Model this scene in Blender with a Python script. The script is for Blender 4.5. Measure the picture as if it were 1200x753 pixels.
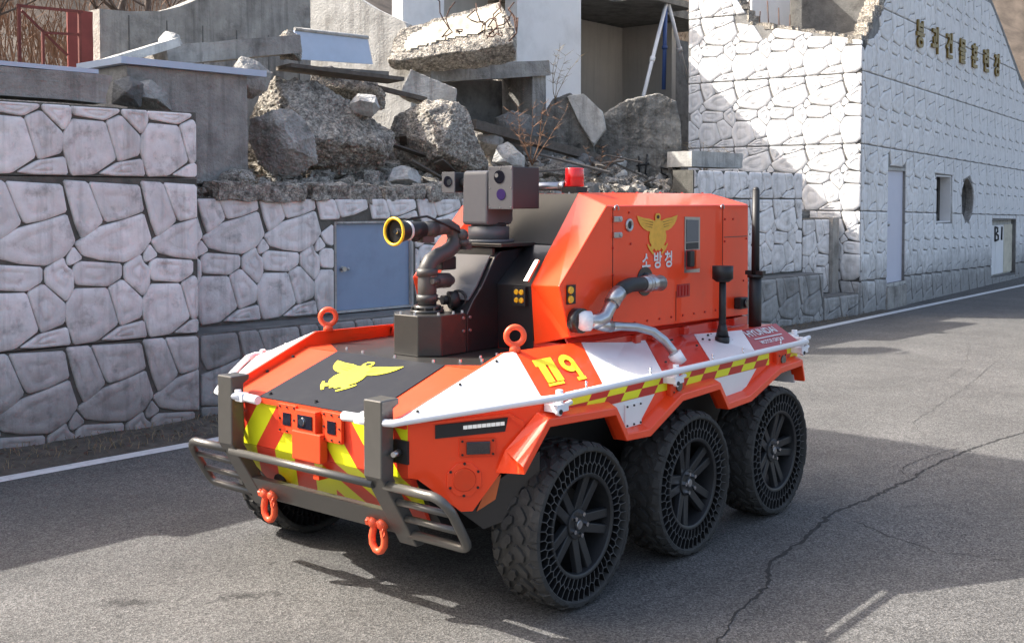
import bpy, bmesh, math, random
from mathutils import Vector, Matrix, noise
from math import sin, cos, pi, radians, atan2, sqrt

for o in list(bpy.data.objects): bpy.data.objects.remove(o)
S = bpy.context.scene
COL = S.collection
random.seed(7)

# ------------------------------------------------------------------ camera
cam_d = bpy.data.cameras.new('camera'); cam = bpy.data.objects.new('camera', cam_d); COL.objects.link(cam)
cam_d.sensor_width = 36; cam_d.lens = 39.27; cam_d.shift_y = -0.0769
cam_d.clip_start = .05; cam_d.clip_end = 2000
CAMPOS = Vector((-4.891, -4.517, 2.225))
cam.location = CAMPOS
yaw, pitch = radians(50.437), radians(2.222)
fwd = Vector((sin(yaw)*cos(pitch), cos(yaw)*cos(pitch), -sin(pitch)))
cam.rotation_euler = fwd.to_track_quat('-Z', 'Y').to_euler()
S.camera = cam

# ------------------------------------------------------------------ sky and sun
TOSUN = Vector((-.57, 1.0, 1.0)).normalized()
elev = math.asin(TOSUN.z); azim = atan2(TOSUN.x, TOSUN.y)
wd = bpy.data.worlds.new('World'); S.world = wd; wd.use_nodes = True
wn = wd.node_tree; wn.nodes.clear()
sky = wn.nodes.new('ShaderNodeTexSky'); sky.sky_type = 'NISHITA'; sky.sun_disc = False
sky.sun_elevation = elev; sky.sun_rotation = azim; sky.air_density = 1.0; sky.dust_density = 6.0; sky.ozone_density = 0.0
bg = wn.nodes.new('ShaderNodeBackground'); bg.inputs['Strength'].default_value = .15
wo = wn.nodes.new('ShaderNodeOutputWorld')
wn.links.new(sky.outputs[0], bg.inputs[0]); wn.links.new(bg.outputs[0], wo.inputs[0])
sd = bpy.data.lights.new('sun', 'SUN'); sd.energy = 4.0; sd.angle = radians(.53); sd.color = (1, .955, .88)
sun = bpy.data.objects.new('sun', sd); COL.objects.link(sun)
sun.rotation_euler = TOSUN.to_track_quat('Z', 'Y').to_euler(); sun.location = (-10, 20, 20)
S.view_settings.view_transform = 'Standard'; S.view_settings.look = 'None'
S.view_settings.exposure = 1.35; S.view_settings.gamma = 1; S.view_settings.use_curve_mapping = False
S.render.resolution_x = 1024; S.render.resolution_y = 642

# ------------------------------------------------------------------ materials
def mat(name, col, rough=.6, metal=0, var=.0, vscale=6, dirt=None, dirt_amt=.0, dscale=2.5, dlow=.5, bump=0, bscale=60, coat=0, spec=.5,
        zdirt=None, rnd=0, streak=None, streak_amt=0, detail=6, coat_rough=.08, bdist=.02, pebble=0):
    m = bpy.data.materials.new(name); m.use_nodes = True
    nt = m.node_tree; N = nt.nodes; L = nt.links
    b = N['Principled BSDF']
    b.inputs['Roughness'].default_value = rough; b.inputs['Metallic'].default_value = metal
    b.inputs['Specular IOR Level'].default_value = spec
    if coat:
        b.inputs['Coat Weight'].default_value = coat; b.inputs['Coat Roughness'].default_value = coat_rough
    tc = N.new('ShaderNodeTexCoord')
    geo = N.new('ShaderNodeNewGeometry')
    vec = geo.outputs['Position']
    def rgb(c):
        n = N.new('ShaderNodeRGB'); n.outputs[0].default_value = (*c, 1); return n.outputs[0]
    def mixc(f, a, bb):
        n = N.new('ShaderNodeMix'); n.data_type = 'RGBA'
        if isinstance(f, float): n.inputs['Factor'].default_value = f
        else: L.new(f, n.inputs['Factor'])
        L.new(a, n.inputs['A']); L.new(bb, n.inputs['B']); return n.outputs['Result']
    def tex(scale, det=detail, rgh=.6, v=vec):
        n = N.new('ShaderNodeTexNoise'); n.inputs['Scale'].default_value = scale; n.inputs['Detail'].default_value = det
        n.inputs['Roughness'].default_value = rgh; L.new(v, n.inputs['Vector']); return n.outputs['Fac']
    def ramp(f, lo, hi):
        n = N.new('ShaderNodeMapRange'); n.inputs['From Min'].default_value = lo; n.inputs['From Max'].default_value = hi
        L.new(f, n.inputs['Value']); return n.outputs['Result']
    def mul(a, k):
        n = N.new('ShaderNodeMath'); n.operation = 'MULTIPLY'
        L.new(a, n.inputs[0])
        if isinstance(k, (int, float)): n.inputs[1].default_value = k
        else: L.new(k, n.inputs[1])
        return n.outputs[0]
    c = rgb(col)
    if var:
        dark = rgb(tuple(max(0, x*(1-var)) for x in col)); light = rgb(tuple(min(1, x*(1+var*.6)) for x in col))
        c = mixc(ramp(tex(vscale), .3, .7), dark, light)
    if rnd:
        oi = N.new('ShaderNodeObjectInfo')
        hs = N.new('ShaderNodeHueSaturation'); L.new(c, hs.inputs['Color'])
        L.new(ramp(oi.outputs['Random'], -.0001, 1), hs.inputs['Value'])
        mr = hs.inputs['Value'].links[0].from_node; mr.inputs['To Min'].default_value = 1-rnd; mr.inputs['To Max'].default_value = 1+rnd*.5
        c = hs.outputs['Color']
    if streak:
        mp = N.new('ShaderNodeMapping'); mp.inputs['Scale'].default_value = (5, 5, .35); L.new(vec, mp.inputs['Vector'])
        f = mul(ramp(tex(1.6, 5, .65, mp.outputs[0]), .5, .75), streak_amt)
        c = mixc(f, c, rgb(streak))
    if dirt:
        f = mul(ramp(tex(dscale, 8, .68), dlow, dlow+.22), dirt_amt)
        c = mixc(f, c, rgb(dirt))
    if zdirt:   # (z0, z1, colour, amount): grime splashed up from the ground
        sx = N.new('ShaderNodeSeparateXYZ'); L.new(vec, sx.inputs[0])
        a = N.new('ShaderNodeMath'); a.operation = 'ADD'; L.new(sx.outputs['Z'], a.inputs[0]); 
        nn = mul(ramp(tex(3.2, 7, .7), .25, .75), -.7); L.new(nn, a.inputs[1])
        f = mul(ramp(a.outputs[0], zdirt[1], zdirt[0]), zdirt[3]); c = mixc(f, c, rgb(zdirt[2]))
    peb = None
    if pebble:
        vo = N.new('ShaderNodeTexVoronoi'); vo.inputs['Scale'].default_value = pebble; vo.inputs['Randomness'].default_value = 1; L.new(vec, vo.inputs['Vector'])
        sc_ = N.new('ShaderNodeSeparateColor'); L.new(vo.outputs['Color'], sc_.inputs[0])
        hv = N.new('ShaderNodeHueSaturation'); L.new(c, hv.inputs['Color']); r_ = ramp(sc_.outputs[0], 0, 1); r_.node.inputs['To Min'].default_value = .68; r_.node.inputs['To Max'].default_value = 1.32; L.new(r_, hv.inputs['Value'])
        c = hv.outputs['Color']; peb = ramp(vo.outputs['Distance'], .6, .0)
    L.new(c, b.inputs['Base Color'])
    if bump:
        bp = N.new('ShaderNodeBump'); bp.inputs['Strength'].default_value = bump; bp.inputs['Distance'].default_value = bdist
        hsrc = tex(bscale, 5, .65)
        if peb is not None:
            ad = N.new('ShaderNodeMath'); ad.operation = 'MULTIPLY_ADD'; L.new(peb, ad.inputs[0]); ad.inputs[1].default_value = .5; L.new(hsrc, ad.inputs[2]); hsrc = ad.outputs[0]
        L.new(hsrc, bp.inputs['Height']); L.new(bp.outputs[0], b.inputs['Normal'])
    return m

ORANGE = mat('orange_paint', (.93, .066, .013), .36, coat=.45, coat_rough=.05, spec=.3, var=.05, vscale=2.5, bump=.05, bscale=2.2, dirt=(.42, .12, .07), dirt_amt=.22, dscale=6, dlow=.55)
ORANGE2 = mat('orange_satin', (.74, .062, .016), .5, spec=.3, var=.07, vscale=5, dirt=(.35, .12, .07), dirt_amt=.25, dscale=7, dlow=.54)
CRIMSON = mat('crimson_film', (.38, .016, .018), .42, coat=.25)
REDDECK = mat('red_paint', (.58, .030, .012), .36, coat=.7, coat_rough=.06, bump=.04, bscale=2.5)
WHITEP = mat('white_paint', (.80, .80, .81), .4, coat=.25, var=.03, vscale=4, dirt=(.5, .49, .47), dirt_amt=.12, dscale=5)
YELLOWP = mat('yellow_film', (.78, .80, .015), .42)
REDFILM = mat('red_film', (.46, .018, .012), .4)
GOLD = mat('gold_emblem', (.80, .42, .04), .42, var=.12, vscale=30)
YEMB = mat('yellow_emblem', (.85, .74, .03), .5, var=.08, vscale=20)
GREYHOOD = mat('hood_grey', (.022, .023, .028), .55, var=.08, vscale=20, spec=.15, dirt=(.05, .05, .05), dirt_amt=.25, dscale=8)
DARKM = mat('dark_grey_metal', (.045, .043, .040), .36, .25, var=.08, vscale=20, coat=.25)
BUMPM = mat('bumper_grey', (.11, .106, .098), .38, .45, var=.06, vscale=18, coat=.3)
BLACKP = mat('black_panel', (.016, .016, .018), .3, coat=.3)
BLACK = mat('black_plastic', (.014, .014, .015), .5)
CAMGREY = mat('camera_grey', (.13, .136, .148), .5, .1, var=.05, vscale=20)
CAMDARK = mat('camera_dark', (.034, .035, .038), .5, .1)
PLATEG = mat('plate_grey', (.055, .056, .052), .6, 0, var=.06, vscale=10)
PIPEM = mat('cast_pipe', (.075, .072, .07), .5, .15, var=.1, vscale=30)
STEEL = mat('steel', (.48, .48, .49), .28, .9, var=.1, vscale=20)
CHROME = mat('chrome', (.75, .75, .76), .12, 1)
GLASSD = mat('lens_glass', (.01, .01, .018), .06, 0, coat=.6, spec=.8)
GLASSP = mat('purple_lens', (.05, .03, .13), .08, 0, coat=.6, spec=.8)
AMBER = mat('amber_lens', (.75, .42, .02), .2, coat=.5)
AMBER2 = mat('orange_reflector', (.55, .11, .02), .2, coat=.5)
REDLAMP = mat('red_lamp', (.62, .008, .01), .18, coat=.6)
RINGY = mat('nozzle_yellow', (.75, .47, .02), .4)
RUBBER = mat('tyre_rubber', (.05, .049, .047), .78, var=.3, vscale=9, dirt=(.085, .08, .072), dirt_amt=.4, dscale=7, bump=.25, bscale=90, spec=.3)
WEBM = mat('web_black', (.014, .014, .015), .55)  # shade in the depth between the webs put into this black
WEBE = mat('web_edge_grey', (.10, .10, .10), .6, var=.3, vscale=25)  # front edges of the same webs, kept paler than their shaded depth
RIMM = mat('rim_black', (.028, .029, .031), .42, .2)
LEDM = mat('led_lens', (.6, .64, .62), .15, coat=.5); LEDM.node_tree.nodes['Principled BSDF'].inputs['Emission Color'].default_value = (1, 1, .95, 1); LEDM.node_tree.nodes['Principled BSDF'].inputs['Emission Strength'].default_value = .12
HOSEB = mat('black_hose', (.02, .02, .021), .55)
LABELW = mat('label_white', (.7, .7, .7), .5)
RAILW = mat('rail_white', (.78, .79, .82), .42, coat=.2)

STONEW = mat('painted_stone', (.86, .82, .795), .8, var=.14, vscale=7, rnd=.13, dirt=(.11, .105, .095), dirt_amt=.8, dscale=4.2, dlow=.55,
             streak=(.17, .165, .15), streak_amt=.5, bump=.3, bscale=45, zdirt=(.0, .95, (.085, .08, .07), .62))
STONEB = mat('weathered_stone', (.36, .355, .345), .85, var=.3, vscale=6, rnd=.2, dirt=(.06, .058, .05), dirt_amt=.75, dscale=3, dlow=.5,
             streak=(.05, .048, .042), streak_amt=.6, bump=.4, bscale=45)
STONEL = mat('bright_stone', (.80, .79, .78), .8, var=.1, vscale=6, rnd=.07, dirt=(.2, .185, .16), dirt_amt=.32, dscale=2.2, dlow=.62,
             streak=(.25, .24, .22), streak_amt=.36, bump=.25, bscale=40, zdirt=(.0, .8, (.1, .095, .085), .7))
MORTAR = mat('wall_joint', (.12, .115, .10), .9, var=.35, vscale=9, dirt=(.05, .048, .04), dirt_amt=.6, dscale=4, bump=.5, bscale=40)
MORTARL = mat('wall_joint_light', (.24, .235, .225), .9, var=.3, vscale=9, dirt=(.1, .095, .085), dirt_amt=.6, dscale=3, bump=.5, bscale=40, zdirt=(.0, .8, (.09, .085, .08), .7))
CONC = mat('old_concrete', (.38, .36, .33), .9, var=.3, vscale=3.5, dirt=(.075, .07, .06), dirt_amt=.7, dscale=2.2, dlow=.5, streak=(.07, .066, .058), streak_amt=.6, bump=.8, bscale=24, bdist=.04)
CONCL = mat('pale_concrete', (.52, .51, .48), .9, var=.22, vscale=4, dirt=(.15, .14, .125), dirt_amt=.6, dscale=2.6, streak=(.14, .13, .12), streak_amt=.75, bump=.6, bscale=30, bdist=.03)
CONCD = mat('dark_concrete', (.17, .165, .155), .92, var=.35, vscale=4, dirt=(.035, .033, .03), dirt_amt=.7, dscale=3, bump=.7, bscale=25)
AGG = mat('broken_aggregate', (.54, .49, .42), .95, var=.65, vscale=22, dirt=(.07, .065, .055), dirt_amt=.85, dscale=9, dlow=.46, bump=1.0, bscale=55, detail=10, bdist=.035, pebble=46)
STAINC = mat('stained_concrete', (.27, .26, .235), .92, var=.4, vscale=5, dirt=(.035, .034, .03), dirt_amt=.92, dscale=2.6, dlow=.47, streak=(.05, .048, .042), streak_amt=.75, bump=1, bscale=16, bdist=.05)
CREAM = mat('cream_paint', (.62, .57, .45), .8, var=.12, vscale=5, dirt=(.2, .17, .13), dirt_amt=.5, dscale=3)
BLUEW = mat('pale_blue_sheet', (.50, .57, .68), .5, var=.06)
WHITEB = mat('white_render', (.80, .79, .78), .75, var=.05, vscale=2, dirt=(.4, .39, .37), dirt_amt=.3, dscale=1.2, bump=.1)
BEIGE = mat('beige_render', (.42, .40, .37), .8, var=.07, vscale=2, streak=(.16, .155, .14), streak_amt=.3)
DOORB = mat('blue_grey_door', (.25, .33, .46), .42, var=.05, vscale=3, dirt=(.12, .15, .2), dirt_amt=.25)
DOORW = mat('pale_door', (.62, .63, .72), .5, var=.03)
RUST = mat('rusty_red_steel', (.17, .035, .025), .7, var=.3, vscale=12)
RUST2 = mat('rust', (.09, .045, .03), .85, var=.4, vscale=20)
REDSHEET = mat('red_sheet', (.24, .05, .04), .7, var=.2, vscale=4)
GOLDL = mat('gold_letters', (.23, .15, .03), .42, .3, var=.4, vscale=14)
SOIL = mat('verge_soil', (.10, .085, .068), .95, var=.45, vscale=9, bump=1, bscale=30)
HILLM = mat('hillside_earth', (.14, .11, .085), .95, var=.5, vscale=1.2, bump=.8, bscale=6)
DRYG = mat('dry_grass', (.27, .205, .12), .9, var=.3, vscale=20)
TWIG = mat('twig_bark', (.125, .095, .08), .9, var=.3, vscale=10)
REDTWIG = mat('dry_red_brush', (.24, .13, .075), .9, var=.3, vscale=14)
LINEW = mat('road_paint', (.62, .62, .62), .7, var=.15, vscale=9, dirt=(.2, .2, .195), dirt_amt=.55, dscale=8, dlow=.52)
CRACKM = mat('crack_tar', (.028, .027, .026), .9, var=.4, vscale=20)
INK = mat('black_spray', (.012, .012, .013), .6)
WOODM = mat('old_plank', (.12, .105, .09), .9, var=.35, vscale=12, bump=.4)
ORSHACK = mat('shackle_orange', (.78, .10, .035), .42)

# ------------------------------------------------------------------ mesh helpers
class MB:
    def __init__(s): s.v = []; s.f = []; s.m = []; s.sm = []
    def add(s, vs, fs, m=0, smooth=False):
        k = len(s.v); s.v += [tuple(p) for p in vs]
        for f in fs: s.f.append(tuple(i+k for i in f)); s.m.append(m); s.sm.append(smooth)
    def box(s, c, d, rz=0, m=0, mx=None):
        hx, hy, hz = d[0]/2, d[1]/2, d[2]/2
        vs = [Vector((x, y, z)) for x in (-hx, hx) for y in (-hy, hy) for z in (-hz, hz)]
        R = mx if mx is not None else Matrix.Rotation(rz, 3, 'Z')
        s.add([R @ p + Vector(c) for p in vs], [(0,1,3,2), (4,6,7,5), (0,4,5,1), (2,3,7,6), (0,2,6,4), (1,5,7,3)], m)
    def hexa(s, a, b, m=0):      # two quads with matching vertex order
        s.add(list(a)+list(b), [(3,2,1,0), (4,5,6,7), (0,1,5,4), (1,2,6,5), (2,3,7,6), (3,0,4,7)], m)
    def prism(s, poly, base, ex, m=0, cap=True):   # poly: list of Vector (3d), extruded along ex
        n = len(poly); ex = Vector(ex)
        vs = [Vector(p)+Vector(base) for p in poly] + [Vector(p)+Vector(base)+ex for p in poly]
        fs = [(i, (i+1) % n, n+(i+1) % n, n+i) for i in range(n)]
        if cap: fs += [tuple(range(n-1, -1, -1)), tuple(range(n, 2*n))]
        s.add(vs, fs, m)
    def cyl(s, p0, p1, r0, r1=None, n=16, m=0, caps=True, smooth=True):
        r1 = r0 if r1 is None else r1; p0, p1 = Vector(p0), Vector(p1)
        d = (p1-p0).normalized(); a = d.orthogonal().normalized(); b = d.cross(a)
        vs = [p0+(a*cos(2*pi*i/n)+b*sin(2*pi*i/n))*r0 for i in range(n)] + [p1+(a*cos(2*pi*i/n)+b*sin(2*pi*i/n))*r1 for i in range(n)]
        s.add(vs, [(i, (i+1) % n, n+(i+1) % n, n+i) for i in range(n)], m, smooth)
        if caps:
            k = len(s.v)-2*n
            s.f += [tuple(k+i for i in range(n-1, -1, -1)), tuple(k+n+i for i in range(n))]; s.m += [m, m]; s.sm += [False, False]
    def tube(s, pts, r, n=10, m=0, closed=False, caps=True):
        pts = [Vector(p) for p in pts]; N_ = len(pts); rings = []
        rr = r if isinstance(r, (list, tuple)) else [r]*N_
        prev = None
        for i, p in enumerate(pts):
            if closed: d = pts[(i+1) % N_]-pts[i-1]
            else: d = pts[min(i+1, N_-1)]-pts[max(i-1, 0)]
            d.normalize()
            if prev is None: a = d.orthogonal().normalized()
            else:
                a = prev - d*prev.dot(d); a = a.normalized() if a.length > 1e-5 else d.orthogonal().normalized()
            prev = a; b = d.cross(a)
            rings.append([p+(a*cos(2*pi*j/n)+b*sin(2*pi*j/n))*rr[i] for j in range(n)])
        vs = [q for rg in rings for q in rg]; fs = []
        for i in range(N_ if closed else N_-1):
            k0, k1 = i*n, ((i+1) % N_)*n
            fs += [(k0+j, k0+(j+1) % n, k1+(j+1) % n, k1+j) for j in range(n)]
        s.add(vs, fs, m, True)
        if caps and not closed:
            k = len(s.v)-len(vs)
            s.f += [tuple(k+j for j in range(n-1, -1, -1)), tuple(k+(N_-1)*n+j for j in range(n))]; s.m += [m, m]; s.sm += [False, False]
    def ball(s, c, r, m=0, n=10, sz=1):
        vs = [Vector((0, 0, r*sz))]; c = Vector(c)
        k = n//2
        for i in range(1, k):
            for j in range(n): vs.append(Vector((r*sin(pi*i/k)*cos(2*pi*j/n), r*sin(pi*i/k)*sin(2*pi*j/n), r*sz*cos(pi*i/k))))
        vs.append(Vector((0, 0, -r*sz)))
        fs = [(0, 1+j, 1+(j+1) % n) for j in range(n)]
        for i in range(k-2):
            fs += [(1+i*n+j, 1+(i+1)*n+j, 1+(i+1)*n+(j+1) % n, 1+i*n+(j+1) % n) for j in range(n)]
        e = len(vs)-1; fs += [(1+(k-2)*n+(j+1) % n, 1+(k-2)*n+j, e) for j in range(n)]
        s.add([p+c for p in vs], fs, m, True)
    def mesh(s, name, mats):
        me = bpy.data.meshes.new(name); me.from_pydata(s.v, [], s.f)
        for mm in (mats if isinstance(mats, (list, tuple)) else [mats]): me.materials.append(mm)
        me.polygons.foreach_set('material_index', s.m); me.polygons.foreach_set('use_smooth', s.sm)
        bm = bmesh.new(); bm.from_mesh(me); bmesh.ops.recalc_face_normals(bm, faces=bm.faces); bm.to_mesh(me); bm.free()
        me.update(); return me

def link(name, me, parent=None, loc=(0, 0, 0), rot=None):
    o = bpy.data.objects.new(name, me); COL.objects.link(o); o.location = loc
    if rot is not None: o.rotation_euler = rot
    if parent is not None: o.parent = parent
    return o
def bev(o, w=.006, seg=2, ang=35):
    m = o.modifiers.new('bevel', 'BEVEL'); m.width = w; m.segments = seg; m.limit_method = 'ANGLE'; m.angle_limit = radians(ang); return o
def tag(o, label, cat, group=None):
    o['label'] = label; o['category'] = cat
    if group: o['group'] = group
    return o
def struct(o): o['kind'] = 'structure'; return o
def stuff(o): o['kind'] = 'stuff'; return o
def empty(name, loc=(0, 0, 0), rz=0):
    o = bpy.data.objects.new(name, None); COL.objects.link(o); o.location = loc; o.rotation_euler = (0, 0, rz); o.empty_display_size = .3; return o
def arc(c, r, a0, a1, n, ax, ay):
    return [Vector(c)+Vector(ax)*r*cos(a0+(a1-a0)*i/n)+Vector(ay)*r*sin(a0+(a1-a0)*i/n) for i in range(n+1)]
def decal_mesh(name, polys, o, ux, uy, off, m, holes=None):
    """flat print: 2-d polygons laid on a plane, a few millimetres proud"""
    o, ux, uy = Vector(o), Vector(ux), Vector(uy); nrm = ux.cross(uy).normalized()
    from mathutils.geometry import tessellate_polygon
    vs, fs = [], []
    for pl in polys:
        k = len(vs); vs += [o+ux*p[0]+uy*p[1]+nrm*off for p in pl]
        fs += [tuple(k+i for i in t) for t in tessellate_polygon([[Vector((p[0], p[1], 0)) for p in pl]])]
    me = bpy.data.meshes.new(name); me.from_pydata(vs, [], fs); me.materials.append(m); return me
def text_mesh(name, body, size, m, o, ux, uy, off, bold=.0, align='CENTER', sx=1, ext=0):
    cu = bpy.data.curves.new(name, 'FONT'); cu.body = body; cu.size = size; cu.align_x = align; cu.align_y = 'CENTER'; cu.offset = bold; cu.extrude = ext
    t = bpy.data.objects.new(name, cu); COL.objects.link(t)
    bpy.context.view_layer.update()
    dg = bpy.context.evaluated_depsgraph_get()
    me = bpy.data.meshes.new_from_object(t.evaluated_get(dg)); bpy.data.objects.remove(t)
    o, ux, uy = Vector(o), Vector(ux).normalized(), Vector(uy).normalized(); n = ux.cross(uy)
    for v in me.vertices: v.co = o+ux*v.co.x*sx+uy*v.co.y+n*(off+v.co.z)
    me.materials.clear(); me.materials.append(m); me.name = name
    return me
EAGLE_H = [(0,.37),(.05,.36),(.075,.30),(.06,.235),(.10,.235),(.2,.27),(.33,.285),(.5,.33),(.47,.24),(.42,.16),(.34,.09),(.25,.05),(.19,.04),(.215,-.05),(.2,-.15),(.15,-.22),(.19,-.235),(.235,-.185),(.255,-.205),(.2,-.30),(.11,-.39),(.085,-.365),(.13,-.31),(.085,-.275),(.04,-.33),(0,-.30)]
EAGLE = EAGLE_H + [(-x, y) for x, y in reversed(EAGLE_H[1:-1])]

def emblem_lines(w, h):
    L_ = []
    for s in (-1, 1):
        for (x0, y0, x1, y1) in ((.12, .20, .44, .265), (.13, .155, .40, .205), (.14, .11, .34, .15)):
            dx, dy = x1-x0, y1-y0; l = math.hypot(dx, dy); nx, ny = -dy/l*.005, dx/l*.005
            q = [(x0+nx, y0+ny), (x1, y1), (x0-nx, y0-ny)] if abs(dx) > .05 else [(x0+nx, y0+ny), (x1+nx, y1+ny), (x1-nx, y1-ny), (x0-nx, y0-ny)]
            L_.append([(s*a*w, b*h) for a, b in q])
    L_.append([(.035*cos(i*pi/6)*w, (.30+.035*sin(i*pi/6))*h) for i in range(12)])
    return L_
# ------------------------------------------------------------------ printed film patterns (flat print)
def pattern_mat(name, kind):
    m = bpy.data.materials.new(name); m.use_nodes = True; nt = m.node_tree; N = nt.nodes; L = nt.links; b = N['Principled BSDF']
    b.inputs['Roughness'].default_value = .4
    tc = N.new('ShaderNodeTexCoord'); sp = N.new('ShaderNodeSeparateXYZ'); L.new(tc.outputs['Object'], sp.inputs[0])
    def op(o, a, c=None):
        n = N.new('ShaderNodeMath'); n.operation = o
        for i, q in enumerate((a, c)):
            if q is None: continue
            if isinstance(q, (int, float)): n.inputs[i].default_value = q
            else: L.new(q, n.inputs[i])
        return n.outputs[0]
    if kind == 'chevron':
        s = op('ADD', op('ABSOLUTE', sp.outputs['Y']), op('MULTIPLY', sp.outputs['Z'], .8))
        f = op('GREATER_THAN', op('FRACT', op('DIVIDE', op('ADD', s, .045), .34)), .5)
    else:
        s = op('ADD', sp.outputs['X'], op('MULTIPLY', sp.outputs['Z'], -.9))
        a = op('GREATER_THAN', op('FRACT', op('DIVIDE', s, .36)), .5)
        r = op('GREATER_THAN', sp.outputs['Z'], 1.112)
        f = op('ABSOLUTE', op('SUBTRACT', a, r))
    mx = N.new('ShaderNodeMix'); mx.data_type = 'RGBA'; L.new(f, mx.inputs['Factor'])
    mx.inputs['A'].default_value = (.50, .02, .012, 1); mx.inputs['B'].default_value = (.78, .80, .015, 1)
    if kind == 'chevron': mx.inputs['A'].default_value = (.70, .05, .02, 1)
    L.new(mx.outputs['Result'], b.inputs['Base Color']); return m
CHEV = pattern_mat('chevron_film', 'chevron'); CHECK = pattern_mat('checker_film', 'checker')

# ================================================================== THE FIRE ROBOT
VX, VY = 1.17, .25
robot = empty('firefighting_robot', (VX, VY, 0))
tag(robot, 'orange and white six-wheeled firefighting robot vehicle with water cannon parked on the road', 'robot vehicle')
OFF = (-VX, 0, 0)
def part(name, mb, mats=None, parent=None, b=None):
    me = mb if isinstance(mb, bpy.types.Mesh) else mb.mesh(name, mats)
    o = link(name, me, parent or robot, (0, 0, 0) if parent else OFF)
    if b: bev(o, b)
    return o
def bolts(parent, pts, r=.008, h=.008, m=None, d=(0, 0, 1)):
    mb = MB()
    for p in pts: mb.cyl(Vector(p)-Vector(d)*.002, Vector(p)+Vector(d)*h, r, r*.8, 8, smooth=False)
    o = part('bolt', mb, m or BLACK, None if parent is robot else parent); stuff(o); return o

# ---- lower tub and floor
mb = MB()
mb.prism([Vector(p) for p in ((-.60, 0, .50), (-.80, 0, .78), (-.80, 0, 1.02), (2.62, 0, 1.10), (2.62, 0, .62), (2.45, 0, .45), (-.35, 0, .42))], (0, -.74, 0), (0, 1.48, 0))
part('lower_hull', mb, BLACK)
for sx in (0, 1.17, 2.34):
    mb = MB(); mb.cyl((sx, -1.05, .45), (sx, 1.05, .45), .045, n=12)
    for s in (-1, 1): mb.cyl((sx+.16, s*.78, .95), (sx+.05, s*.93, .50), .03, n=10); mb.cyl((sx, s*.72, .50), (sx, s*.96, .44), .10, .08, n=14)
    part('axle', mb, BLACKP)

# ---- deck (both sides), in coloured panels with slanted joints
def lerp(a, b, t): return Vector(a)*(1-t)+Vector(b)*t
def ridge(x):
    P = [(-.16, 1.372), (.57, 1.360), (1.05, 1.312), (1.83, 1.285), (2.62, 1.275)]
    for (x0, z0), (x1, z1) in zip(P, P[1:]):
        if x <= x1: return Vector((x, -.80, z0+(z1-z0)*(x-x0)/(x1-x0)))
    return Vector((x, -.80, 1.275))
def rail(x): return Vector((x, -1.195, 1.192))
Fc = Vector((-.94, -.735, 1.10)); R1 = Vector((-.32, -1.195, 1.192)); Bp = Vector((-.16, -.80, 1.372))
def mir(ps, s): return [Vector((p[0], p[1]*(-s), p[2])) for p in ps]     # s=-1 keeps the near side
def plate(name, polys, m, s, parent=None, th=.014):
    mb = MB()
    for pl in polys:
        q = mir(pl, s); n = (q[1]-q[0]).cross(q[2]-q[0]).normalized()
        if n.z < 0: n = -n
        mb.prism(q, (0, 0, 0), -n*th)
    return part(name, mb, m, parent)
for s in (-1, 1):
    sk = -s if s == 1 else -s
    deck = []
    plate('deck_panel', [[Fc, R1, Bp], [Bp, R1, rail(-.325), ridge(-.06)]], WHITEP, s)
    plate('deck_panel', [[ridge(-.055), rail(-.32), rail(.23), ridge(.565)]], ORANGE, s)
    plate('deck_panel', [[ridge(.57), rail(.235), rail(.60), ridge(1.05)], [ridge(1.05), rail(.60), rail(.85), ridge(1.28)]], WHITEP, s)
    rp = plate('deck_panel', [[ridge(1.285), rail(.855), rail(1.40), ridge(1.83)], [ridge(1.83), rail(1.40), rail(1.43), ridge(1.90)]], REDDECK, s)
    Q, P_ = Vector((2.21, -1.01, 1.303)), Vector((2.735, -1.01, 1.303))
    plate('deck_panel', [[ridge(1.905), rail(1.435), rail(2.04)], [ridge(1.905), rail(2.04), Q-Vector((.005, 0, 0))]], WHITEP, s)
    plate('deck_panel', [[Q, rail(2.045), rail(2.72), P_]], CRIMSON, s)
    plate('deck_flat', [[ridge(1.91), Q+Vector((0, .002, -.004)), P_+Vector((0, .002, -.004)), Vector((2.70, -.8, 1.285))]], ORANGE, s)
    # inner step of the sponson down to the hood
    mb = MB()
    inner = [Vector((-.94, -.715, 1.10)), Vector((-.16, -.78, 1.372)), Vector((.57, -.78, 1.36)), Vector((.57, -.78, 1.26)), Vector((-.27, -.765, 1.275)), Vector((-.88, -.71, 1.075))]
    q = mir(inner, s); mb.prism(q, (0, 0, 0), (0, .016*s, 0)); part('sponson_wall', mb, ORANGE)
    # lifting eye
    mb = MB(); c = Vector((-.05, .79*s, 1.385))
    mb.cyl(c-Vector((0, 0, .02)), c+Vector((0, 0, .022)), .034, .026, 14)
    mb.tube(arc(c+Vector((0, 0, .072)), .050, 0, 2*pi, 24, (.75, -.66, 0), (0, 0, 1))[:-1], .017, 10, closed=True)
    part('lifting_eye', mb, ORSHACK)
# ridge cap fastened along the near sponson
bolts(robot, [tuple(lerp(Fc, Bp, t)+Vector((.03, -.03, .006))) for t in (.12, .5, .85)] + [(1.36, -.86, 1.303), (1.40, -.86, 1.303), (1.42, -.9, 1.295), (1.45, -.9, 1.295), (1.96, -.88, 1.277), (2.0, -.88, 1.277), (1.80, -.93, 1.268), (1.84, -.96, 1.262), (1.60, -1.0, 1.25), (2.02, -.99, 1.25), (2.05, -1.02, 1.243), (1.0, -1.13, 1.22)], .009, .009)

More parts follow.
